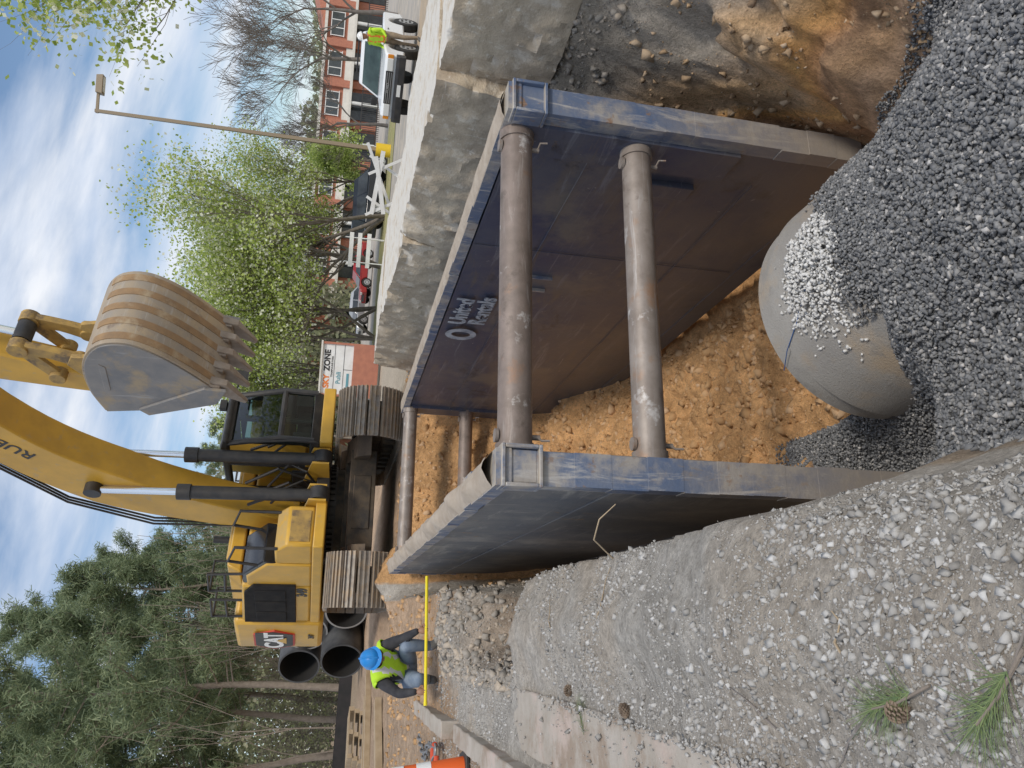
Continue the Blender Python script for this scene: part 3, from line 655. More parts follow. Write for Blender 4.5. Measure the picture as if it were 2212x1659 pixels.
# boom
def cat(pts,vals,n=6):
    P_=[np.array(p,float) for p in pts]; out=[];ov=[]
    for i in range(len(P_)-1):
        a=P_[max(i-1,0)];b_=P_[i];c_=P_[i+1];d_=P_[min(i+2,len(P_)-1)]
        for k in range(n):
            t=k/n; out.append(.5*((2*b_)+(-a+c_)*t+(2*a-5*b_+4*c_-d_)*t*t+(-a+3*b_-3*c_+d_)*t**3)); ov.append(vals[i]*(1-t)+vals[i+1]*t)
    out.append(P_[-1]);ov.append(vals[-1]); return out,ov
def ribbon(pts,hw,n=6):
    s,w=cat(pts,hw,n); L=[];Rr=[]
    for i in range(len(s)):
        t=s[min(i+1,len(s)-1)]-s[max(i-1,0)]; t=t/np.linalg.norm(t); nn=np.array([-t[1],t[0]])
        L.append(tuple(s[i]+nn*w[i]));Rr.append(tuple(s[i]-nn*w[i]))
    return L+Rr[::-1]
bsp=[(-.25,1.85),(-.70,3.4),(-1.45,5.0),(-2.8,6.35),(-5.1,7.4)]
mb=MB(); mb.prism(ribbon(bsp,[.25,.38,.55,.45,.26]),-.52,.06)
mb.cyl((-.68,-1.60,5.18),(.26,-1.60,5.18),.11,n=20); mb.cyl((-.6,-.25,1.9),(.15,-.25,1.9),.16,n=20)
boom=H('boom',mb,[YEL],bevel=.03)
mm=Matrix.Rotation(math.radians(-44),3,'X')@Matrix(((0,0,-1),(-1,0,0),(0,1,0)))
text_part('RUB',.30,BLK,boom,(-.524,-2.66,6.14),tuple(mm.to_euler()),.002,'boom_lettering',1.15,.004)
mb=MB()
for k in range(3): mb.tube([(-.38-.06*k,-.25,2.6),(-.44-.06*k,-.32,4.4),(-.44-.05*k,-1.0,5.72),(-.40-.05*k,-2.5,6.9),(-.40-.05*k,-4.6,7.72)],.02,6)
mb.tube([(-.45,-1.2,1.6),(-.5,-1.5,2.2),(-.45,-1.0,2.7)],.03,8); mb.tube([(.0,-1.2,1.6),(.05,-1.5,2.2),(.0,-1.0,2.8)],.03,8)
mb.tube([(-.3,-.95,1.5),(-.32,-1.35,2.0),(-.3,-.9,2.5)],.03,8);mb.tube([(-.15,-.95,1.5),(-.15,-1.35,2.0),(-.15,-.9,2.5)],.03,8)
mb.tube([(-.22,-1.0,1.45),(-.22,-1.55,1.75),(-.42,-1.6,2.05),(-.40,-1.0,2.3)],.025,8); mb.tube([(-.1,-1.1,1.45),(-.05,-1.6,1.7),(.1,-1.62,2.0),(.0,-.9,2.4)],.025,8)
H('hydraulic_hose',mb,[BLK],boom)
for xx in (-.60,.16):
    a=Vector((xx,-1.72,1.42)); b_=Vector((xx,-1.60,5.18)); d=(b_-a)
    mb=MB(); mb.cyl(a,a+d*.60,.115,n=20,mi=0); mb.cyl(a+d*.58,a+d*.64,.14,n=20,mi=0); mb.cyl(a+d*.62,b_,.062,n=16,mi=1); mb.cyl(a+Vector((-.12,0,0)),a+Vector((.12,0,0)),.18,n=18,mi=0); mb.cyl(b_+Vector((-.09,0,0)),b_+Vector((.09,0,0)),.14,n=18,mi=0)
    H('boom_cylinder',mb,[BLK,CHR])
    mb=MB(); mb.prism([(-1.2,1.27),(-1.85,1.3),(-1.85,1.6),(-1.2,1.75)],xx-.17,xx-.13); mb.prism([(-1.2,1.27),(-1.85,1.3),(-1.85,1.6),(-1.2,1.75)],xx+.13,xx+.17); mb.bb((xx-.17,-1.35,1.28),(xx+.17,-1.2,1.6))
    H('cylinder_bracket',mb,[YEL])
# stick
sxo=-.28
mb=MB(); mb.prism(ribbon([(-5.45,8.4),(-5.1,7.4),(-4.72,5.8),(-4.42,4.45)],[.22,.42,.30,.16]),sxo-.19,sxo+.19)
mb.cyl((sxo-.28,-4.42,4.47),(sxo+.28,-4.42,4.47),.12,n=20)
stick=H('stick',mb,[YEL],bevel=.03)
mb=MB(); mb.cyl((sxo,-5.75,7.6),(sxo,-5.50,6.4),.11,n=18,mi=0); mb.cyl((sxo,-5.50,6.4),(sxo,-5.28,5.45),.055,n=14,mi=1); mb.cyl((sxo-.15,-5.28,5.42),(sxo+.15,-5.28,5.42),.12,n=18,mi=0)
H('bucket_cylinder',mb,[BLK,CHR])
for s_ in (-1,1):
    xx=sxo+s_*.25; mb=MB()
    mb.prism(ribbon([(-4.72,5.05),(-5.28,5.42)],[.09,.10],3),xx-.03,xx+.03)
    mb.prism(ribbon([(-5.28,5.45),(-5.22,5.05),(-5.10,4.72)],[.11,.085,.11],3),xx-.05,xx+.05)
    mb.cyl((xx-.08,-5.28,5.42),(xx+.08,-5.28,5.42),.13,n=18); mb.cyl((xx-.08,-4.72,5.05),(xx+.08,-4.72,5.05),.11,n=18); mb.cyl((xx-.08,-5.10,4.70),(xx+.08,-5.10,4.70),.11,n=18)
    H('bucket_link',mb,[YDK],bevel=.01)
# bucket
bp_=[(-4.52,4.36),(-5.0,4.48),(-5.55,4.46),(-5.93,4.24),(-6.03,3.90),(-5.88,3.55),(-5.55,3.18),(-5.12,2.80)]
W=.64; bx=-.30
poly=[tuple(p) for p in cat(bp_,[0]*8,5)[0]]
mb=MB(); poly2=poly+[(-4.90,3.12),(-4.62,3.75)]
mb.prism(ribbon(bp_,[.03]*8,5),bx-W,bx+W,1)
for sx in (-1,1): mb.prism(poly2,bx+sx*W-.022,bx+sx*W+.022,0)
for sx in (-1,1): mb.prism([(-5.22,2.72),(-4.92,2.86),(-4.54,3.80),(-4.66,3.92),(-5.26,3.0)],bx+sx*(W+.03)-.03,bx+sx*(W+.03)+.03,0)
for sx in (-1,1): mb.prism([(-5.05,4.30),(-5.60,4.28),(-5.55,4.20),(-5.05,4.22)],bx+sx*(W+.024)-.006,bx+sx*(W+.024)+.006,0)
bk=H('bucket',mb,[BKT,BKB],bevel=.01,label='grey steel digging bucket with rusty wear strips')
for k,xx in enumerate((-.52,-.26,0,.26,.52)):
    q=[np.array(p) for p in poly[14:34]]; cen=np.array([-5.15,3.75])
    un=lambda v: v/np.linalg.norm(v)
    out=[a+un(a-cen)*.040 for a in q]; inn=[a-un(a-cen)*.01 for a in q]
    mb=MB(); mb.prism([tuple(a) for a in out]+[tuple(a) for a in inn[::-1]],bx+xx-.055,bx+xx+.055,0)
    H('wear_strip',mb,[BKR],bk,smooth=60)
for k in range(5):
    xx=bx-.56+.28*k; mb=MB()
    mb.prism([(-5.34,2.98),(-5.04,2.86),(-4.83,2.50),(-4.88,2.46),(-5.26,2.72)],xx-.06,xx+.06)
    mb.prism([(-5.32,3.06),(-5.02,2.96),(-4.98,2.80),(-5.26,2.80)],xx-.09,xx+.09)
    for q_,v_ in enumerate(mb.v):
        if v_[2]<2.55: mb.v[q_]=(xx+(v_[0]-xx)*.45,v_[1],v_[2])
    H('bucket_tooth',mb,[TTH],bk,bevel=.015)
for xx in (bx-.30,bx+.30):
    mb=MB(); mb.prism([(-4.25,4.44),(-4.45,4.28),(-5.3,4.44),(-5.28,4.76),(-5.1,4.84),(-4.85,4.66),(-4.52,4.62),(-4.32,4.6)],xx-.035,xx+.035)
    H('bucket_ear',mb,[YDK],bk,bevel=.01)
mb=MB(); mb.prism([(-5.40,4.44),(-5.68,4.40),(-5.62,4.64),(-5.5,4.68)],bx-.03,bx+.03); H('lifting_eye',mb,[YDK],bk,bevel=.01)

# ------------------------------------------------------------ site frame (xc right, yc ahead)
az=math.radians(18.1)
def S(xc,yc): return (math.cos(az)*xc+math.sin(az)*yc, -math.sin(az)*xc+math.cos(az)*yc)
def heading(dx,dy):
    wx,wy=S(dx,dy); return math.atan2(wx,-wy)
mb=MB(); pts=[S(6.5,17.5),S(40,14),S(95,60),S(90,97),S(-6,97),S(-4,36),S(4,34)]
mb.add([(p[0],p[1],-1.38) for p in pts],[tuple(range(len(pts)))])
LOT=M('parking_asphalt',(.43,.39,.34),(.34,.31,.27),.35,.95,0,.003,20,patch=[((.52,.45,.36),.8,(.5,.62)),((.28,.25,.21),2.5,(.6,.7))])
P('parking_lot',mb,LOT,None,0,kind='structure')
mb=MB(); pts=[S(3,36.5),S(12.5,36),S(17,41),S(14,46),S(1,46)]
mb.add([(p[0],p[1],-1.36) for p in pts],[tuple(range(len(pts)))])
P('grass_island',mb,M('dry_grass',(.27,.30,.10),(.42,.34,.19),2,.95,0,.02,60),None,0,kind='structure')
mb=MB(); pts=[S(7.5,19),S(26,17),S(30,21),S(9,24)]
mb.add([(p[0],p[1],-1.372) for p in pts],[tuple(range(len(pts)))])
P('dirt_verge',mb,M('tan_dirt',(.50,.39,.27),(.40,.33,.25),2,.95,0,.02,30),None,0,kind='structure')

def lamp(loc,rz):
    r=root('street_lamp','tall brown parking lot lamp post on yellow concrete base','street lamp',loc,rz)
    mb=MB(); mb.box((0,0,7.2),(.19,.19,13.4),tx=.75,ty=.75); P('post',mb,POLE,r,0)
    mb=MB(); mb.cyl((0,0,0),(0,0,.75),.33,n=20); P('base',mb,YBASE,r)
    mb=MB(); mb.bb((-.1,-.05,13.75),(.95,.05,13.87)); P('arm',mb,POLE,r,0)
    mb=MB(); mb.box((1.25,0,13.75),(.9,.45,.30),tx=.92,ty=.9); mb.bb((.9,-.15,13.57),(1.6,.15,13.60),1); P('lamp_head',mb,[POLE,LAMPG],r,0,bevel=.02)
x,y=S(11.4,40); lamp((x,y,-1.38),-az)

# ------------------------------------------------------------ vehicles
def wheel(par,x,y,r,w):
    mb=MB(); mb.cyl((x-w/2,y,r),(x+w/2,y,r),r,n=24); t=P('wheel',mb,RUB,par,30,bevel=.02)
    mb=MB(); sx=1 if x>0 else -1
    mb.cyl((x+sx*(w/2-.02),y,r),(x+sx*(w/2+.008),y,r),r*.62,n=20,mi=0)
    for k in range(6):
        a=k*math.pi/3; mb.box((x+sx*(w/2+.012),y+math.cos(a)*r*.38,r+math.sin(a)*r*.38),(.012,.07,.07),1)
    P('rim',mb,[RIM,BLK],t,30)
def winpanel(mb,pts): mb.add(pts,[tuple(range(len(pts)))])
def car(label,loc,rz,paint,L=4.7,Hh=1.72,Wd=1.85,name='parked_car',cat_='car',suv=True,group='cars parked in the lot'):
    r=root(name,label,cat_,loc,rz,group); h=L/2; wy0,wy1=-h+.9,h-.95; wr=.36; belt_=.98 if suv else .88
    low=[(-h+.02,.32)]+[(wy0-.42*math.cos(math.pi*k/8),.34+.42*math.sin(math.pi*k/8)) for k in range(9)]+[(wy1-.42*math.cos(math.pi*k/8),.34+.42*math.sin(math.pi*k/8)) for k in range(9)]+[(h-.03,.35),(h,.7),(h-.05,belt_+.02),(-.7,belt_),(-h+.25,.86),(-h,.7)]
    mb=MB(); mb.prism(low,-Wd/2,Wd/2); P('body',mb,paint,r,35,bevel=.06)
    rf0,rf1=(-.25,h-.35) if suv else (-.2,h-1.25)
    mb=MB(); V=[]
    prof=[(-1.0,belt_-.01),(rf0,Hh),(rf1,Hh-.02),(h-.12 if suv else h-.5,belt_-.01)]
    w0,w1=Wd/2-.04,Wd/2-.24
    for (y_,z_),w in zip(prof,(w0,w1,w1,w0)): V+=[(-w,y_,z_),(w,y_,z_)]
    mb.add(V,[(0,1,3,2),(2,3,5,4),(4,5,7,6),(0,2,4,6),(1,7,5,3),(0,6,7,1)]); P('roof',mb,paint,r,35,bevel=.05)
    def lerp(a,b_,t): return tuple(a[i]*(1-t)+b_[i]*t for i in range(3))
    for sx in (-1,1):
        A=(sx*w0,-.92,belt_+.03);B=(sx*w1,rf0+.06,Hh-.07);C_=(sx*w1,rf1-.08,Hh-.09);D=(sx*w0,prof[3][0]-.12,belt_+.03); e=.012*sx
        for t0,t1 in ((0,.46),(.49,.97)):
            p=[lerp(A,D,t0),lerp(A,D,t1),lerp(B,C_,t1),lerp(B,C_,t0)]; p=[(q[0]+e,q[1],q[2]) for q in p]
            mb=MB(); winpanel(mb,p); P('side_window',mb,DKG,r,0)
    mb=MB(); winpanel(mb,[(-w0+.1,-1.0-.012,belt_+.03),(w0-.1,-1.012,belt_+.03),(w1-.06,rf0-.03,Hh-.06),(-w1+.06,rf0-.03,Hh-.06)]); P('windscreen',mb,DKG,r,0)
    for sx in (-1,1):
        mb=MB(); mb.box((sx*(Wd/2-.25),-h-.0,.72),(.34,.06,.14)); P('headlight',mb,LAMPG,r,0,bevel=.02)
        mb=MB(); mb.box((sx*(Wd/2-.14),h-.0,.85),(.2,.06,.22)); P('tail_light',mb,REDM,r,0,bevel=.02)
        for yy in (wy0,wy1): wheel(r,sx*(Wd/2-.12),yy,wr,.24)
    mb=MB(); mb.bb((-.5,-h-.03,.5),(.5,-h+.02,.68)); P('grille',mb,GREY,r,0)
    return r
x,y=S(10.0,43.5); car('black sport utility vehicle parked behind the flowering tree',(x,y,-1.38),heading(.96,.25),CARK)
x,y=S(7.6,60); car('small red car parked beside white barricade',(x,y,-1.38),heading(-.9,-.4),CARR,4.4,1.45,1.75,suv=False)
x,y=S(5.0,62); car('silver car parked in front of the brick building',(x,y,-1.38),heading(-.9,-.4),RIM,4.5,1.5,1.75,suv=False)
def pickup(loc,rz):
    r=root('pickup_truck','white older pickup truck with black front bumper','pickup truck',loc,rz); h=2.45; Wd=1.76
    low=[(-h+.05,.48)]+[(-1.5-.44*math.cos(math.pi*k/8),.44+.44*math.sin(math.pi*k/8)) for k in range(9)]+[(1.5-.44*math.cos(math.pi*k/8),.44+.44*math.sin(math.pi*k/8)) for k in range(9)]+[(h,.5),(h,1.08),(.55,1.08),(-1.0,1.06),(-h+.15,.98),(-h,.85)]
    mb=MB(); mb.prism(low,-Wd/2,Wd/2); P('body',mb,CARW,r,35,bevel=.05)
    mb=MB(); mb.bb((-Wd/2+.12,.72,1.02),(Wd/2-.12,h-.1,1.09)); P('bed_liner',mb,BLK,r,0)
    w0,w1=Wd/2-.04,Wd/2-.22; V=[]
    prof=[(-.95,1.05),(-.30,1.66),(.42,1.67),(.56,1.05)]
    for (y_,z_),w in zip(prof,(w0,w1,w1,w0)): V+=[(-w,y_,z_),(w,y_,z_)]
    mb=MB(); mb.add(V,[(0,1,3,2),(2,3,5,4),(4,5,7,6),(0,2,4,6),(1,7,5,3),(0,6,7,1)]); P('cab',mb,CARW,r,35,bevel=.05)
    for sx in (-1,1):
        mb=MB(); p=[(sx*(w0+.012),-.74,1.1),(sx*(w0+.012),.42,1.1),(sx*(w1+.018),.34,1.6),(sx*(w1+.018),-.24,1.6)]; winpanel(mb,p); P('side_window',mb,DKG,r,0)
        mb=MB(); mb.box((sx*(Wd/2+.12),-.72,1.18),(.2,.1,.17)); P('door_mirror',mb,BLK,r,0,bevel=.02)
        mb=MB(); mb.box((sx*.62,-h-.005,.83),(.34,.06,.17),0); P('headlight',mb,LAMPG,r,0,bevel=.015)
        mb=MB(); mb.box((sx*.83,-h+.02,.83),(.1,.08,.16),0); P('indicator',mb,AMB,r,0,bevel=.01)
        mb=MB(); mb.box((sx*(Wd/2+.01),.3,.92),(.03,.12,.03),0); P('door_handle',mb,BLK,r,0)
        for yy in (-1.5,1.5): wheel(r,sx*(Wd/2-.1),yy,.37,.24)
    mb=MB(); winpanel(mb,[(-w0+.1,-.955,1.09),(w0-.1,-.955,1.09),(w1-.07,-.325,1.63),(-w1+.07,-.325,1.63)]); P('windscreen',mb,GLS,r,0)
    mb=MB(); mb.bb((-.44,-h-.03,.74),(.44,-h+.02,.93),0)
    for k in range(3): mb.bb((-.42,-h-.04,.77+.055*k),(.42,-h-.03,.785+.055*k),1)
    P('grille',mb,[BLK,RIM],r,0)
    text_part('FORD',.09,RIM,r,(0,-h-.05,.85),(math.pi/2,0,0),.004,'badge',1.1,.003)
    mb=MB(); mb.prism([(-h-.18,.42),(-h+.08,.42),(-h+.08,.68),(-h-.14,.68),(-h-.18,.6)],-.9,.9); P('bumper',mb,BLK,r,0,bevel=.02)
    mb=MB(); mb.bb((-.16,-h-.195,.5),(.16,-h-.185,.6)); P('number_plate',mb,WHT,r,0)
    mb=MB(); mb.tube([(-.6,.62,1.08),(-.6,.62,1.75),(.6,.62,1.75),(.6,.62,1.08)],.03,8); mb.tube([(-.6,.62,1.45),(.6,.62,1.45)],.02,8); P('roll_bar',mb,BLK,r,0)
    return r
x,y=S(9.45,23.8); pickup((x,y,-1.38),heading(-.60,-.80))

# ------------------------------------------------------------ barricades, sign, cone etc
def board(mb,a,b_,w=.09,t=.035):
    a=Vector(a);b_=Vector(b_);d=b_-a; q=d.to_track_quat('X','Z').to_matrix(); mb.box((a+b_)/2,(d.length,t,w),0,rot=q)
r=root('barricade','white wooden barricade with crossed legs, half collapsed','barricade',(14.3,23.2,-1.38),heading(-.3,-1))
for xx in (-.75,.6):
    mb=MB(); board(mb,(xx-.35,.1,0),(xx+.3,.1,1.15)); P('leg',mb,WHT,r,0)
    mb=MB(); board(mb,(xx+.35,-.1,0),(xx-.3,-.1,1.15)); P('leg',mb,WHT,r,0)
for a,b_,w_ in (((-1.0,-.14,.95),(1.1,-.14,.72),.14),((-.95,-.16,.55),(.9,-.16,.95),.14),((-.7,.15,.35),(1.3,.15,1.25),.1)):
    mb=MB(); board(mb,a,b_,w_); P('rail',mb,WHT,r,0)
r=root('barricade','white wooden barricade with horizontal rails standing upright','barricade',(18.0,35.5,-1.38),heading(-.1,-1))
for xx in (-.6,.6): 
    mb=MB(); board(mb,(xx,-.3,0),(xx,.0,1.9),.12); board(mb,(xx,.3,0),(xx,.0,1.9),.12); P('leg',mb,WHT,r,0)
for zz in (.75,1.2,1.6): 
    mb=MB(); board(mb,(-.85,-.24+.08*zz,zz),(.85,-.24+.08*zz,zz),.2); P('rail',mb,WHT,r,0)

x,y=S(.05,33); sg=root('monument_sign','brick monument sign with white tenant panels at car park entrance','sign',(x,y,-1.3),-az)
mb=MB(); mb.bb((-1.12,-.3,0),(1.12,.3,1.05)); mb.bb((-1.12,-.3,1.05),(-1.03,.3,2.30)); mb.bb((1.03,-.3,1.05),(1.12,.3,2.30)); mb.bb((-1.16,-.33,2.30),(1.16,.33,2.37),1); P('brick_frame',mb,[BRK,STUC],sg,0)
mb=MB(); mb.bb((-1.03,-.22,1.05),(1.03,.22,2.30)); pn=P('sign_panel',mb,WHT,sg,0)
text_part('SKY',.32,M('orange_text',(.75,.2,.03),None),pn,(-.52,-.226,2.08),(math.pi/2,0,0),.003,'sign_lettering',1,.013)
text_part('ZONE',.32,BLK,pn,(.35,-.226,2.08),(math.pi/2,0,0),.003,'sign_lettering',1,.013)
text_part('TRAMPOLINE PARK',.10,BLK,pn,(.1,-.226,1.88),(math.pi/2,0,0),.003,'sign_lettering',1,.002)
text_part('Publi',.26,BLUT,pn,(-.35,-.226,1.60),(math.pi/2,0,0),.003,'sign_lettering',1,.006)
mb=MB(); mb.bb((-1.01,-.232,1.79),(1.01,-.224,1.805)); mb.bb((-1.01,-.232,1.41),(1.01,-.224,1.425)); mb.bb((-.01,-.233,1.06),(.01,-.2235,1.41)); P('divider',mb,[BLK],pn,0)
mb=MB(); mb.bb((-.9,-.232,1.18),(-.15,-.224,1.28)); P('small_panel_text',mb,[BLUT],pn,0)

def cone(loc):
    r=root('traffic_cone','orange traffic cone with two white reflective collars','traffic cone',loc,.3)
    mb=MB(); mb.box((0,0,.02),(.38,.38,.04)); P('base',mb,BLK,r,0,bevel=.01)
    f=lambda z:.14-(.14-.03)*z/.88
    mb=MB(); mb.tube([(0,0,.04),(0,0,.9)],[f(0),f(.88)],24); P('cone_body',mb,ORG,r)
    for a,b_ in ((.36,.5),(.62,.74)):
        mb=MB(); mb.tube([(0,0,a),(0,0,b_)],[f(a-.03)+.004,f(b_-.03)+.004],24,cap=False); P('reflective_collar',mb,REFW,r)
cone((-1.33,8.2,gz(-1.33,8.2)))
def chain(pts):
    mb=MB()
    for i_ in range(len(pts)-1):
        a=Vector(pts[i_]);b_=Vector(pts[i_+1]); n_=max(1,int((b_-a).length/.085))
        for k in range(n_):
            c_=a+(b_-a)*(k+.5)/n_; d=(b_-a).normalized(); u=Vector((0,0,1)) if k%2 else d.cross(Vector((0,0,1))).normalized()
            L_=.055; lp=[c_+d*L_*math.cos(q)+u*.03*math.sin(q) for q in [2*math.pi*j/10 for j in range(11)]]
            mb.tube(lp,.013,6,0)
    return mb
zc=gz(-1.5,10.2)+.05
mb=chain([(-1.3,10.9,zc),(-1.5,10.2,zc),(-1.3,9.9,zc),(-1.25,9.3,zc),(-1.45,9.35,zc)])
ch=P('lifting_chain',mb,GRYM,None,40,label='heavy steel lifting chain lying on the dirt',category='chain')
mb=MB(); mb.tube([(-1.35+.12*math.cos(a),9.35+.16*math.sin(a),zc) for a in [math.pi*2*k/14 for k in range(12)]],.028,8); P('hook',mb,M('red_hook',(.6,.08,.03),None,rough=.5),ch)
for k,(a,b_) in enumerate((((-3.6,17.5),(-1.0,19.3)),((-4.2,18.3),(-1.6,20.0)),((-2.6,14.6),(-1.3,15.6)))):
    mb=MB(); board(mb,(a[0],a[1],gz(*a)+.07),(b_[0],b_[1],gz(*b_)+.07),.12,.28)
    P('timber_board',mb,WOOD,None,0,label='weathered timber board lying on bare dirt',category='board',group='timber boards on the dirt')
def pallet(loc,rz):
    r=root('pallet','stacked wooden pallet near the tree line','pallet',loc,rz,'stacked pallets')
    for k in range(3): 
        mb=MB(); mb.bb((-.6+.55*k,-.5,0),(-.5+.55*k,.5,.1)); P('bearer',mb,WOOD,r,0)
    for k in range(6): 
        mb=MB(); mb.bb((-.6,-.5+.18*k,.1),(.6,-.4+.18*k,.125)); P('deck_board',mb,WOOD,r,0)
zp=gz(-2.7,21.5)
for k in range(3): pallet((-2.7+.04*k,21.5,zp+.13*k),.3+.04*k)
d=Vector((.62,.78,0)).normalized()
for k,(x,y,z,mt) in enumerate(((-.92,24.0,-.50,PIPB),(-1.10,24.9,.70,PIPB),(.45,23.6,-.52,PIPS),(-.15,24.3,.55,PIPS))):
    mb=MB(); a=Vector((x,y,z)); ring_pipe(mb,a,a+d*2.6,.60,.05,40)
    P('stored_pipe',mb,[mt,PIPI],None,40,label='dark drain pipe stacked beyond the excavator' if mt is PIPB else 'grey concrete drain pipe stacked beyond the excavator',category='pipe',group='stacked drain pipes')
mb=MB(); pts=[S(-16,30),S(-12,31),S(-9.5,32)]
for a,b_ in zip(pts[:-1],pts[1:]): mb.add([(a[0],a[1],-1.25),(b_[0],b_[1],-1.25),(b_[0],b_[1],-.65),(a[0],a[1],-.6)],[(0,1,2,3)])
fe=P('silt_fence',mb,SILT,None,0,label='black silt fence fabric along the edge of the wood',category='fence')
for p in pts: 
    mb=MB(); mb.cyl((p[0],p[1],-1.3),(p[0],p[1],-.5),.03,n=6); P('fence_post',mb,WOOD,fe,0)

# ------------------------------------------------------------ building
x,y=S(0,100); BL=root('brick_building','long two-storey red brick shopping building with cream bands','building',(x,y,-1.4),-az)
mb=MB(); mb.bb((-14,0,0),(70,20,6.9)); P('wall',mb,BRK,BL,0)
mb=MB(); mb.bb((-14.2,-.25,3.5),(70.2,-.02,4.4)); P('cream_band',mb,STUC,BL,0)
mb=MB(); mb.bb((-14.3,-.45,6.9),(70.3,20.3,7.25)); P('cornice',mb,STUC,BL,0)
def inst(nm,mb,mat,xs_):
    me=mesh_of(nm,mb,[mat],0)
    for x_ in xs_: obj(nm,me,BL,loc=(x_,0,0))
mb=MB(); mb.bb((-.45,-.5,0),(.45,-.03,6.88)); inst('brick_pier',mb,BRK,[-14+5*k for k in range(17)])
mb=MB(); mb.bb((.8,-.14,.1),(4.2,-.02,3.3)); inst('shop_window',mb,DKG,[-14+5*k for k in range(16)])
mb=MB(); mb.bb((1.0,-.14,4.9),(4.0,-.02,6.4)); inst('upper_window',mb,DKG,[-14+5*k for k in range(16)])
mb=MB(); mb.bb((.9,-.20,6.4),(4.1,-.145,6.5)); mb.bb((.9,-.2,4.8),(4.1,-.145,4.9))
for dx in (1.0,1.97,2.97,3.95): mb.bb((dx-.05,-.18,4.9),(dx+.05,-.145,6.4))
inst('window_frame',mb,WHT,[-14+5*k for k in range(16)])
mb=MB(); mb.cyl((2.5,-1.2,0),(2.5,-1.2,3.5),.22,n=12); inst('white_column',mb,WHT,[-14+5*k for k in range(16)])
mb=MB(); mb.bb((-14,-1.5,3.3),(70,-.26,3.62)); P('canopy',mb,STUC,BL,0)
mb=MB(); mb.prism([(42,6.9),(70,6.9),(68,9.6),(52,9.6)],3,15,axis='y'); P('roof_block',mb,BRK,BL,0)
x,y=S(0,80); fe=root('metal_fence','black metal railing in front of the brick building','fence',(x,y,-1.38),-az)
mb=MB()
for k in range(170): mb.bb((12+.2*k,-.015,0),(12+.2*k+.06,.015,1.9))
mb.bb((12,-.04,1.8),(46,-.02,1.9)); mb.bb((12,-.04,.2),(46,-.02,.3)); P('railing',mb,BLK,fe,0)

# ------------------------------------------------------------ trees
def leaves(P0,sx,sy):
    n=len(P0); q=np.array([(-1,-1,0),(1,-1,0),(1,1,0),(-1,1,0)],float)
    s=RNG.uniform(.6,1.3,n)
    v=q[None]*np.stack([sx*s,sy*s,s*0],1)[:,None,:]
    v=np.einsum('nij,nkj->nki',rotmats(n),v)+P0[:,None,:]
    return v.reshape(-1,3),(np.arange(4)[None]+4*np.arange(n)[:,None])
def grow(mb,p,d,L,r,lv,maxlv,tips,rnd,up=.15,nch=(3,5),spread=.75,sides=5,rmin=0):
    pts=[p];rr=[r]; q=p.copy(); dd=d.copy(); ns=4
    for k in range(ns):
        dd=(dd+Vector((rnd.gauss(0,.13),rnd.gauss(0,.13),rnd.gauss(0,.08)+up*.25))).normalized()
        q=q+dd*L/ns; pts.append(q.copy()); rr.append(max(rmin,r*(1-.55*(k+1)/ns)))
    mb.tube(pts,rr,max(3,sides-lv),0,cap=False)
    if lv>=maxlv-1:
        for t in pts[1:]: tips.append(t.copy())
    if lv>=maxlv: return
    n_=rnd.randint(*nch)
    for k in range(n_):
        t=.35+.65*(k+rnd.random())/n_ if lv>0 else .45+.55*(k+rnd.random())/n_
        i_=min(int(t*ns),ns-1); f_=t*ns-i_; b_=pts[i_].lerp(pts[i_+1],f_)
        a=rnd.uniform(0,6.283); o=dd.orthogonal().normalized(); o.rotate(Matrix.Rotation(a,3,dd))
        nd=(dd+o*spread*rnd.uniform(.6,1.3)+Vector((0,0,up))).normalized()
        grow(mb,b_,nd,L*rnd.uniform(.55,.8),rr[i_]*.6,lv+1,maxlv,tips,rnd,up,nch,spread,sides,rmin)
def make_tree(name,label,cat_,loc,seed,height,leafmat,nleaf,lsize,trunk_mat,maxlv=4,nch=(3,5),spread=.75,up=.25,tl=.42,tr=.02,crown_sig=.28,group=None,sq=1,stems=1,rmin=0,zmin=-9):
    rnd=random.Random(seed); mb=MB(); tips=[]
    for s_ in range(stems):
        d0=Vector((rnd.gauss(0,.1*stems),rnd.gauss(0,.1*stems),1)).normalized()
        grow(mb,Vector((0,0,-.1)),d0,height*tl,height*tr/(stems**.4),0,maxlv,tips,rnd,up,nch,spread,7,rmin)
    r=root(name,label,cat_,loc,seed*.7,group)
    P('trunk',mb,trunk_mat,r,60)
    if leafmat is not None:
        T=np.array([tuple(t) for t in tips]); k=RNG.integers(0,len(T),nleaf)
        c=T[k]+RNG.normal(0,crown_sig,(nleaf,3))
        c=c[(vn(c[:,0]*1.1+c[:,2],c[:,1]*1.1+c[:,2]*.7,seed)>.30)&(c[:,2]>zmin+1.2*vn(c[:,0],c[:,1],seed+2))]
        v,f=leaves(c,lsize,lsize*.7); obj('crown',fast_mesh('crown',v,f,[leafmat]),r)
    return r
gp='white-flowering trees along the car park'
x,y=S(8.3,41); t1=make_tree('flowering_tree','large flowering pear tree with white blossom and fresh leaves','tree',(x,y,-1.37),3,14.4,PEAR,30000,.056,BARK,4,(4,6),.72,.34,.34,.014,.50,gp,stems=3,zmin=2.6)
x,y=S(5.7,42); t2=make_tree('flowering_tree','multi-stemmed flowering tree with fresh green leaves','tree',(x,y,-1.37),8,12.8,PEAR,24000,.056,BARK,4,(4,6),.72,.35,.34,.013,.50,gp,stems=3,zmin=2.6)
for (xc,yc,rz,sc,lb) in ((3.7,44,2.1,1.0,'flowering tree with leaning trunk beside another tree'),(1.9,43,4.0,.95,'smaller flowering tree behind the sign'),(-.2,47,1.0,.95,'flowering tree half hidden by the digger')):
    x,y=S(xc,yc); copy_thing(t2,(x,y,-1.37),rz,sc,lb)
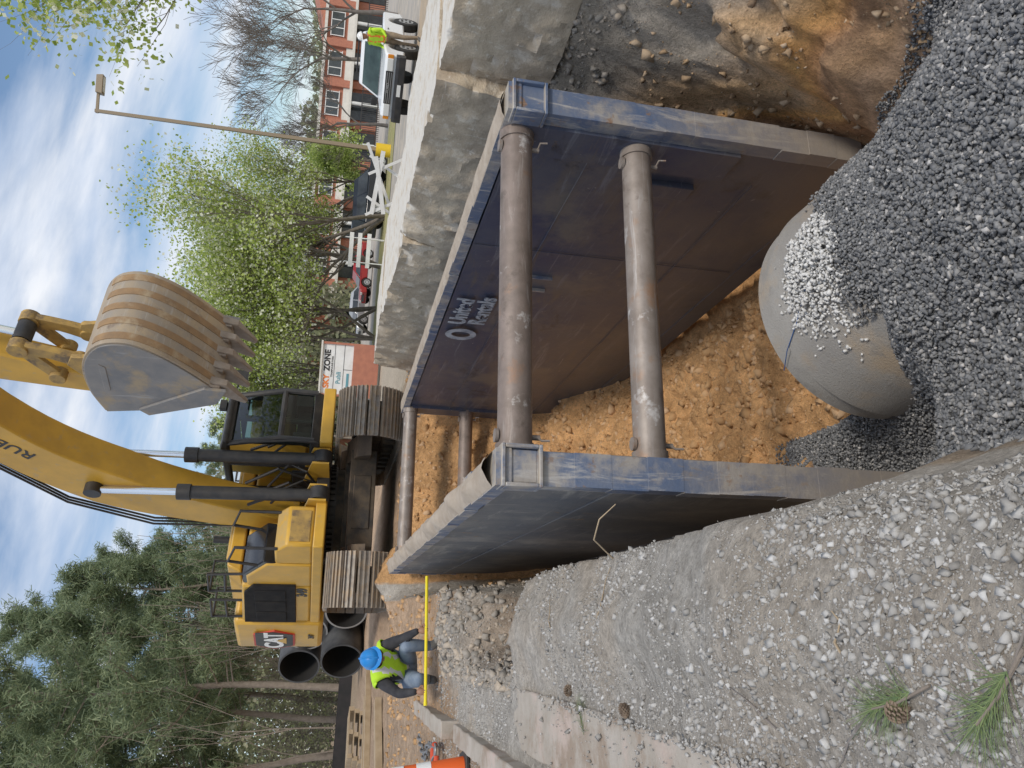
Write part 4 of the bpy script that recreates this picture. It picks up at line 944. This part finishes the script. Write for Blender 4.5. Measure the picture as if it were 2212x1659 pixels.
x,y=S(11.3,46); copy_thing(t1,(x,y,-1.37),2.2,.80,'flowering tree with pale green leaves near the lamp post')
x,y=S(15.8,58); g1=make_tree('leafy_tree','small tree with bright spring leaves by the railing','tree',(x,y,-1.37),5,7,GREENL,7000,.07,BARK,3,(4,6),.7,.3,.35,.02,.45,'young trees near the building')
x,y=S(13.2,52); copy_thing(g1,(x,y,-1.37),1,.85)
gp='bare trees near the parked truck'
x,y=S(17.6,44); b1=make_tree('bare_tree','leafless grey tree with fine spreading twigs','tree',(x,y,-1.37),21,14,None,0,0,TWIG,5,(4,5),.75,.22,.30,.012,group=gp,rmin=.010)
for (xc,yc,rz,sc) in ((15.2,48,1.3,.75),(20.6,45,2.9,1.0)):
    x,y=S(xc,yc); copy_thing(b1,(x,y,-1.37),rz,sc)
ov=make_tree('flowering_tree','nearby flowering tree whose blossoming branches hang over the road','tree',(11.3,10.6,-1.4),13,9.9,PEAR,19000,.034,BARK,4,(4,5),.8,.2,.4,.014,.2)
def pine(label,loc,seed,height,lv):
    rnd=random.Random(seed); mb=MB(); H_=height
    pts=[Vector((.25*math.sin(k*.7+seed),.2*math.cos(k*.9),H_*k/10)) for k in range(11)]
    mb.tube(pts,[H_*.0105*(1-.085*k) for k in range(11)],8,0,cap=False); tips=[]
    nb=60
    for k in range(nb):
        t=.28+.72*k/nb; z=H_*t; a=rnd.uniform(0,6.28); i_=min(int(t*10),9); b_=pts[i_].lerp(pts[i_+1],t*10-i_)
        L_=H_*.22*(1-t)**.55*rnd.uniform(.5,1.2)+.5
        d=Vector((math.cos(a),math.sin(a),.15+.3*t)).normalized(); q=b_+d*L_*.5; e=q+(d+Vector((0,0,.25))).normalized()*L_*.5
        mb.tube([b_,q,e],[.045,.028,.012],4,0,cap=False)
        for j in range(5):
            f_=.35+.65*j/4; c=b_.lerp(q,f_*2) if f_<.5 else q.lerp(e,f_*2-1)
            for m in range(3):
                o=Vector((rnd.gauss(0,.28*L_*.35),rnd.gauss(0,.28*L_*.35),rnd.gauss(.1,.15))); mb.tube([c,c+o],[.012,.007],3,0,cap=False); tips.append(c+o)
    r=root('pine_tree',label,'tree',loc,seed,'pine trees at the edge of the wood')
    P('trunk',mb,BARKP,r,60)
    T=np.array([tuple(t) for t in tips]); k=RNG.integers(0,len(T),lv)
    c=T[k]+RNG.normal(0,.16,(lv,3)); v,f=leaves(c,.14,.014); obj('crown',fast_mesh('crown',v,f,[NEED]),r); return r
x,y=S(-14.5,36); p1=pine('tall pine tree with long dark needles',(x,y,-1.25),1,17.5,32000)
x,y=S(-11.3,41); p2=pine('dense dark green pine tree',(x,y,-1.25),2,13.5,28000)
for k,(src,xc,yc,rz,sc) in enumerate(((p1,-17.5,40,2,1.0),(p2,-14.8,45,3,1.2),(p1,-12.2,50,4,.84),(p2,-18.9,38,5,1.2),(p1,-9.9,56,.5,.72),(p2,-19.5,47,1.5,1.35),(p1,-16.4,50,2.5,1.12),(p2,-10.9,62,3.3,1.0),(p1,-8.3,70,1.1,.75),(p1,-6.5,80,2.0,.78),(p2,-4.6,88,2.0,.95))):
    x,y=S(xc,yc); copy_thing(src,(x,y,-1.3),rz,sc)
x,y=S(-15.5,34)
sl=make_tree('slender_tree','slender bare young tree in the undergrowth','tree',(x,y,-1.3),31,6.5,None,0,0,BARKP,2,(3,4),.35,.4,.75,.007,group='slender bare trees in the wood',rmin=.010)
for k in range(30):
    x,y=S(-18+.42*k+RNG.uniform(-.4,.4),34+RNG.uniform(0,12)); copy_thing(sl,(x,y,-1.3),k*1.3,RNG.uniform(.55,1.1))
def woods(name,n,xr,yr,ztop,mat,ls,seed):
    xc=RNG.uniform(xr[0],xr[1],n); yc=RNG.uniform(yr[0],yr[1],n)
    top=ztop(xc)*(.72+.55*vn(xc*.22,yc*.15,seed))
    z=-1.4+top*RNG.random(n)**.8
    xc=xc+RNG.normal(0,.3,n); keep=vn(xc*.5+z*.3,z*.55+yc*.2,seed+3)>.28
    c=np.stack([math.cos(az)*xc+math.sin(az)*yc,-math.sin(az)*xc+math.cos(az)*yc,z],1)[keep]
    v,f=leaves(c,ls,ls*.6); obj(name,fast_mesh(name,v,f,[mat]),kind='stuff')
woods('undergrowth',34000,(-26,-5),(42,56),lambda x:4.6+0*x,UNDL,.075,5)
woods('distant_woodland',60000,(-60,10),(88,112),lambda x:np.interp(x,[-60,-14,-4,10],[17,15.5,13.5,9]),WOODL,.24,9)
woods('far_tree_line',30000,(-10,110),(135,160),lambda x:10.5+0*x,WOODL,.42,12)

# ------------------------------------------------------------ people
def person(label,loc,rz,J,Ed,Rd,Lb,mats,head,hands,hatmat=None,orangeV=False):
    J=dict(J);Rd=dict(Rd);E2=[];L2={}
    for (a,b_) in Ed:   # extra rings beside the joints keep limbs straight between elbows and knees
        lb=Lb.get((a,b_),0)
        if a in('shl','ell','shr','elr','hil','knl','hir','knr') and b_ not in('tol','tor'):
            A=Vector(J[a]);B=Vector(J[b_]); ra=Rd[a];rb=Rd[b_]; n1_,n2_=a+b_+'1',a+b_+'2'
            J[n1_]=tuple(A.lerp(B,.22));J[n2_]=tuple(A.lerp(B,.8)); Rd[n1_]=ra*.98; Rd[n2_]=rb*1.02+ (ra-rb)*.15
            for e in ((a,n1_),(n1_,n2_),(n2_,b_)): E2.append(e); L2[e]=lb
        else: E2.append((a,b_)); L2[(a,b_)]=lb
    Ed=E2; Lb=L2
    names=list(J); me=bpy.data.meshes.new('p'); me.from_pydata([J[k] for k in names],[(names.index(a),names.index(b_)) for a,b_ in Ed],[])
    o=bpy.data.objects.new('p',me); COL.objects.link(o); o.modifiers.new('s','SKIN')
    sv=me.skin_vertices[0].data
    for i_,k in enumerate(names):
        sv[i_].radius=Rd[k] if hasattr(Rd[k],'__len__') else (Rd[k],Rd[k]); sv[i_].use_root=(k=='pelvis')
    ss=o.modifiers.new('u','SUBSURF'); ss.levels=2; ss.render_levels=2
    dg=bpy.context.evaluated_depsgraph_get(); dg.update(); ev=bpy.data.meshes.new_from_object(o.evaluated_get(dg)); bpy.data.objects.remove(o)
    mb=MB(); segs=[(Vector(J[a]),Vector(J[b_]),Lb.get((a,b_),0)) for a,b_ in Ed]
    tors=[]
    for p in ev.polygons:
        c=p.center; best=9;bi=0
        for a,b_,lb in segs:
            ab=b_-a; t=max(0,min(1,(c-a).dot(ab)/ab.length_squared)); dd=(c-(a+ab*t)).length
            if dd<best: best=dd;bi=lb
        mb.f.append(tuple(p.vertices)); mb.m.append(bi)
        if bi==9: tors.append(p.index); mb.m[-1]=1
    mb.v=[tuple(v.co) for v in ev.vertices]
    hc,hr=head
    mb.ell(hc,(.077,.095,.12),16,12,3,rot=hr)
    def hp(x_,y_,z_): return Vector(hc)+hr@Vector((x_,y_,z_))
    mb.ell(hp(0,-.098,-.01),(.013,.02,.022),8,6,3,rot=hr); mb.ell(hp(0,-.082,-.075),(.03,.02,.012),8,6,3,rot=hr)
    for s_ in (-1,1):
        mb.ell(hp(s_*.079,.0,-.01),(.012,.02,.03),8,6,3,rot=hr); mb.ell(hp(s_*.03,-.086,.018),(.012,.01,.008),8,6,4,rot=hr)
    for (w,dirv,nrm) in hands:
        w=Vector(w);dv=Vector(dirv).normalized();nn=Vector(nrm).normalized();sd=dv.cross(nn).normalized()
        R3=Matrix((sd,dv,nn)).transposed()
        mb.ell(w+dv*.05,(.042,.055,.02),10,8,3,rot=R3)
        for k,(off,L_) in enumerate(((-.031,.06),(-.011,.072),(.010,.068),(.030,.052))):
            a=w+dv*.085+sd*off; b1_=a+(dv*.7+nn*.5)*L_*.5; c1_=b1_+(nn*.95-dv*.1)*L_*.45; d1_=c1_+(nn*.2-dv*.95)*L_*.3
            mb.tube([a-dv*.02,a,b1_,c1_,d1_],[.01,.0105,.0095,.009,.007],6,3)
        a=w+dv*.03-sd*.035; mb.tube([a,a-sd*.025+dv*.02+nn*.015,a-sd*.025+dv*.04+nn*.04,a-sd*.008+dv*.05+nn*.055],[.013,.012,.011,.008],6,3)
    r=root('person',label,'person',loc,rz)
    bd=P('body',mb,mats,r,0); bd.data.polygons.foreach_set('use_smooth',[True]*len(bd.data.polygons))
    vb=MB(); used={}
    A=Vector(J['pelvis']);B=Vector(J['chest']); ax=(B-A).normalized(); LL=(B-A).length
    for i_ in tors:
        p=ev.polygons[i_]; t=(p.center-A).dot(ax)/LL
        if t<-.02: continue
        f_=[]
        for vi in p.vertices:
            if vi not in used: used[vi]=len(vb.v); v_=ev.vertices[vi]; vb.v.append(tuple(v_.co+v_.normal*.018))
            f_.append(used[vi])
        vb.f.append(tuple(f_)); lat=abs(p.center.x-(A+ax*t*LL).x)
        vb.m.append(1 if (.22<t<.38 or .06<lat<.10 and t>.38) else 0)
    vo_=P('safety_vest',vb,[HIV,SILV if not orangeV else HIVO],r,60)
    so=vo_.modifiers.new('s','SOLIDIFY'); so.thickness=.01; so.offset=1
    mb=MB(); hh=Vector(hc)+hr@Vector((0,.0,.055)); mb.ell(hh,(.112,.135,.105),20,8,0,rot=hr,z0=0.0)
    V=[];F=[]
    for k in range(20):
        a=2*math.pi*k/20
        V.append(hh+hr@Vector((.110*math.cos(a),.133*math.sin(a),.002))); ex=.05 if math.sin(a)<-.3 else .02
        V.append(hh+hr@Vector(((.11+ex*.6)*math.cos(a),(.133+ex)*math.sin(a),-.008)))
    for k in range(20): q=(k+1)%20; F.append((2*k,2*k+1,2*q+1,2*q))
    mb.add(V,F); mb.tube([hh+hr@Vector((0,-.133,.01)),hh+hr@Vector((0,-.085,.087)),hh+hr@Vector((0,0,.112)),hh+hr@Vector((0,.085,.087)),hh+hr@Vector((0,.133,.01))],.012,6)
    P('hard_hat',mb,hatmat,r,50)
    return r
EDG=[('pelvis','waist'),('waist','chest'),('chest','neck'),('neck','headb'),('chest','shl'),('shl','ell'),('ell','wrl'),('chest','shr'),('shr','elr'),('elr','wrr'),
  ('pelvis','hil'),('hil','knl'),('knl','anl'),('anl','tol'),('pelvis','hir'),('hir','knr'),('knr','anr'),('anr','tor')]
LB={('pelvis','waist'):9,('waist','chest'):9,('chest','neck'):9,('neck','headb'):3,('chest','shl'):9,('chest','shr'):9,('shl','ell'):1,('ell','wrl'):1,('shr','elr'):1,('elr','wrr'):1,
 ('pelvis','hil'):0,('pelvis','hir'):0,('hil','knl'):0,('hir','knr'):0,('knl','anl'):0,('knr','anr'):0,('anl','tol'):2,('anr','tor'):2}
RD=dict(pelvis=(.17,.14),waist=(.18,.14),chest=(.20,.15),neck=.07,headb=.06,shl=.085,shr=.085,ell=.06,elr=.06,wrl=.038,wrr=.038,hil=.12,hir=.12,knl=.085,knr=.085,anl=.06,anr=.06,tol=.048,tor=.048)
J=dict(pelvis=(-.06,.22,.38),waist=(-.04,.12,.53),chest=(-.01,-.04,.68),neck=(.01,-.17,.75),headb=(.02,-.22,.77),shl=(.18,-.09,.67),ell=(.27,-.20,.45),wrl=(.34,-.345,.30),shr=(-.20,-.06,.69),elr=(-.34,-.14,.48),wrr=(-.33,-.345,.30),
 hil=(.07,.20,.35),knl=(.19,-.20,.44),anl=(.20,-.02,.09),tol=(.24,-.20,.045),hir=(-.15,.20,.35),knr=(-.20,-.20,.26),anr=(-.17,.12,.11),tor=(-.19,-.04,.045))
wx,wy=-.40,9.80
wz=max(gz(wx+.2,wy),gz(wx-.2,wy))-.01
person('crouching worker in blue hard hat and yellow vest holding a rod',(wx,wy,wz),.12,J,EDG,RD,LB,[JEAN,BLKC,BOOT,SKIN,BLK],((.03,-.28,.80),Matrix.Rotation(math.radians(40),3,'X')),
  [((.34,-.345,.30),(0.0,-.25,-1),(0,-1,.2)),((-.33,-.345,.30),(0,-.25,-1),(0,-1,.2))],hatmat=HATB)
mb=MB(); mb.cyl((-.48,0,0),(.96,0,.02),.018,n=10); mb.cyl((-.48,0,0),(-.44,0,0),.021,n=10)
P('measuring_rod',mb,RODY,None,30,loc=(wx+.048,wy-.405,wz+.205),rot=(0,0,.12),label='long yellow measuring rod held level by the worker',category='measuring rod')
J2=dict(pelvis=(0,.05,.95),waist=(0,.03,1.1),chest=(0,-.03,1.35),neck=(0,-.05,1.48),headb=(0,-.07,1.55),shl=(.19,-.03,1.40),ell=(.27,-.02,1.12),wrl=(.2,-.22,.98),shr=(-.19,-.03,1.40),elr=(-.28,.02,1.12),wrr=(-.2,-.2,1.0),
 hil=(.1,.04,.9),knl=(.13,-.03,.5),anl=(.15,.04,.09),tol=(.17,-.13,.04),hir=(-.1,.04,.9),knr=(-.12,0,.5),anr=(-.13,.05,.09),tor=(-.15,-.12,.04))
RD2=dict(pelvis=(.15,.12),waist=(.145,.115),chest=(.165,.125),neck=.06,headb=.055,shl=.075,shr=.075,ell=.05,elr=.05,wrl=.03,wrr=.03,hil=.095,hir=.095,knl=.068,knr=.068,anl=.05,anr=.05,tol=.042,tor=.042)
x,y=S(9.45,22.1); person('man in white hard hat and hi-vis vest beside the truck',(x,y,-1.38),heading(-.9,-.5),J2,EDG,RD2,LB,[KHA,HIV,BOOT,SKIN,BLK],((0,-.09,1.62),Matrix.Rotation(math.radians(15),3,'X')),
  [((.2,-.22,.98),(-.5,-.6,-.3),(0,-.2,1)),((-.2,-.2,1.0),(.5,-.6,-.3),(0,-.2,1))],hatmat=HATW,orangeV=True)

# ------------------------------------------------------------ pine sprigs, cones, twigs
def sprig(x,y,rz,seed):
    rr=np.random.default_rng(seed); r=root('pine_sprig','fresh green pine needle sprig dropped on the gravel','pine sprig',(x,y,gz(x,y)+.02),rz,'pine sprigs on the gravel')
    mb=MB(); mb.tube([(-.12,0,0),(0,.01,.01),(.1,0,.012)],[.005,.004,.003],5); P('twig',mb,BARKP,r)
    V=[];F=[]
    for k in range(150):
        b_=np.array([rr.uniform(-.06,.1),0,.012]); a=rr.normal(0,.6); e=rr.uniform(-.1,.3); L_=rr.uniform(.09,.15)
        d=np.array([math.cos(a)*math.cos(e),math.sin(a)*math.cos(e),math.sin(e)*.7]); t=b_+d*L_; t[2]=max(t[2]-.02,-.01); s_=np.cross(d,[0,0,1]); s_/=np.linalg.norm(s_)+1e-6
        o=len(V); V+=[b_-s_*.0010,b_+s_*.0010,t+s_*.0004,t-s_*.0004]; F.append((o,o+1,o+2,o+3))
    obj('needles',fast_mesh('needles',V,F,[M('green_needles_%d'%seed,(.08,.12,.04),island=[(0,(.09,.14,.05)),(1,(.25,.31,.12))],rough=.5)]),r)
sprig(-.16,1.82,1.9,1); sprig(-.12,1.50,2.4,2); sprig(-.52,4.6,.6,3)
CONE_M=M('pine_cone_scales',(.15,.11,.08),(.28,.21,.15),30,.9)
def pcone(x,y,rz):
    mb=MB()
    for k in range(70):
        t=k/70; a=k*2.4; rr_=.019*math.sin(math.pi*(.12+.8*t))+.004; c_=Vector((rr_*math.cos(a),rr_*math.sin(a),-.032+.064*t))
        R=Matrix.Rotation(a,3,'Z')@Matrix.Rotation(-.6,3,'Y'); mb.box(c_,(.017,.011,.004),0,rot=R,tx=.8,ty=.6)
    P('pine_cone',mb,CONE_M,None,0,loc=(x,y,gz(x,y)+.02),rot=(1.4,0,rz),label='small open brown pine cone lying on the gravel',category='pine cone',group='pine cones on the gravel')
for q in ((-.19,1.84,.5),(-.36,4.9,1.),(-.38,3.9,2.)): pcone(*q)
for k,(x,y,a,L_) in enumerate(((.0,2.05,.3,.12),(-.25,2.6,1.2,.3),(-.1,1.5,2.6,.4),(.2,4.2,.4,.3),(.25,1.95,1.2,.14),(-.3,2.1,2.2,.35),(.1,5.2,.9,.3))):
    mb=MB(); pts=[]; 
    for j in range(5):
        t=j/4-.5; pts.append((x+math.cos(a)*L_*t,y+math.sin(a)*L_*t+.02*math.sin(j*1.7+k),gz(x+math.cos(a)*L_*t,y+math.sin(a)*L_*t)+.008))
    mb.tube(pts,[.0035,.004,.003,.0025,.002],5); P('twig',mb,WOOD if k%3==0 else TWIG,None,60,label='thin dry twig lying on the gravel bank',category='twig',group='twigs on the bank')
mb=MB(); mb.tube([(.38,4.3,-1.60),(.48,4.15,-1.42),(.58,4.05,-1.42),(.66,4.0,-1.50)],[.005,.0045,.004,.003],5); P('root',mb,WOOD,None,60,label='pale bent root sticking out of the bank',category='root')

# ------------------------------------------------------------ sky, sun, camera
w=bpy.data.worlds.new('World'); scene.world=w; w.use_nodes=True; n=w.node_tree.nodes; l=w.node_tree.links
bg=n['Background']; sky=n.new('ShaderNodeTexSky'); sky.sky_type='NISHITA'; sky.sun_disc=False
sun_el=math.radians(50); sun_dir=Vector((.15,-1.0,0)).normalized()   # direction towards the sun
sky.sun_elevation=sun_el; sky.sun_rotation=math.atan2(sun_dir.x,sun_dir.y)
sky.air_density=1.1; sky.dust_density=.4; sky.ozone_density=2.5
tc=n.new('ShaderNodeTexCoord').outputs['Generated']; sx=n.new('ShaderNodeSeparateXYZ'); l.new(tc,sx.inputs[0])
zz=math_(n,l,'ADD',math_(n,l,'MAXIMUM',sx.outputs[2],0.0),.22)
cb=n.new('ShaderNodeCombineXYZ'); l.new(math_(n,l,'DIVIDE',sx.outputs[0],zz),cb.inputs[0]); l.new(math_(n,l,'DIVIDE',sx.outputs[1],zz),cb.inputs[1])
mp=n.new('ShaderNodeMapping'); mp.inputs['Rotation'].default_value=(0,0,.55); mp.inputs['Scale'].default_value=(.9,1.9,1); mp.inputs['Location'].default_value=(2.3,.7,0); l.new(cb.outputs[0],mp.inputs[0])
nz=n.new('ShaderNodeTexNoise'); nz.inputs['Scale'].default_value=1.15; nz.inputs['Detail'].default_value=9; nz.inputs['Roughness'].default_value=.55; nz.inputs['Distortion'].default_value=.35; l.new(mp.outputs[0],nz.inputs['Vector'])
nz2=n.new('ShaderNodeTexNoise'); nz2.inputs['Scale'].default_value=2.6; nz2.inputs['Detail'].default_value=7; l.new(mp.outputs[0],nz2.inputs['Vector'])
cf=ramp(n,l,nz.outputs['Fac'],.39,.60)
cc=mix(n,l,ramp(n,l,nz2.outputs['Fac'],.30,.60),(4.7,5.5,6.9),(7.1,7.3,7.7))
l.new(mix(n,l,cf,sky.outputs[0],cc),bg.inputs[0]); bg.inputs[1].default_value=.13
sd=bpy.data.lights.new('sun','SUN'); sd.energy=2.2; sd.angle=math.radians(10); sd.color=(1,.93,.83)
so=bpy.data.objects.new('sun',sd); COL.objects.link(so)
dv=Vector((sun_dir.x*math.cos(sun_el),sun_dir.y*math.cos(sun_el),math.sin(sun_el))); so.rotation_euler=dv.to_track_quat('Z','Y').to_euler(); so.location=(0,0,30)

th=math.radians(12.2); ph=math.radians(4.4)
def rz_(v): return Vector((v[0]*math.cos(az)+v[1]*math.sin(az),-v[0]*math.sin(az)+v[1]*math.cos(az),v[2]))
fw=Vector((0,math.cos(th),-math.sin(th))); r0=Vector((1,0,0)); p0=Vector((0,math.sin(th),math.cos(th)))
r1=r0*math.cos(ph)+p0*math.sin(ph); p1_=p0*math.cos(ph)-r0*math.sin(ph)
fw,r1,p1_=rz_(fw),rz_(r1),rz_(p1_)
cd=bpy.data.cameras.new('camera'); cam=bpy.data.objects.new('camera',cd); COL.objects.link(cam)
Rm=Matrix((-p1_,r1,-fw)).transposed(); cam.matrix_world=Rm.to_4x4()
cd.sensor_fit='HORIZONTAL'; cd.sensor_width=36; cd.lens=27.05; cd.clip_start=.05; cd.clip_end=4000
scene.camera=cam
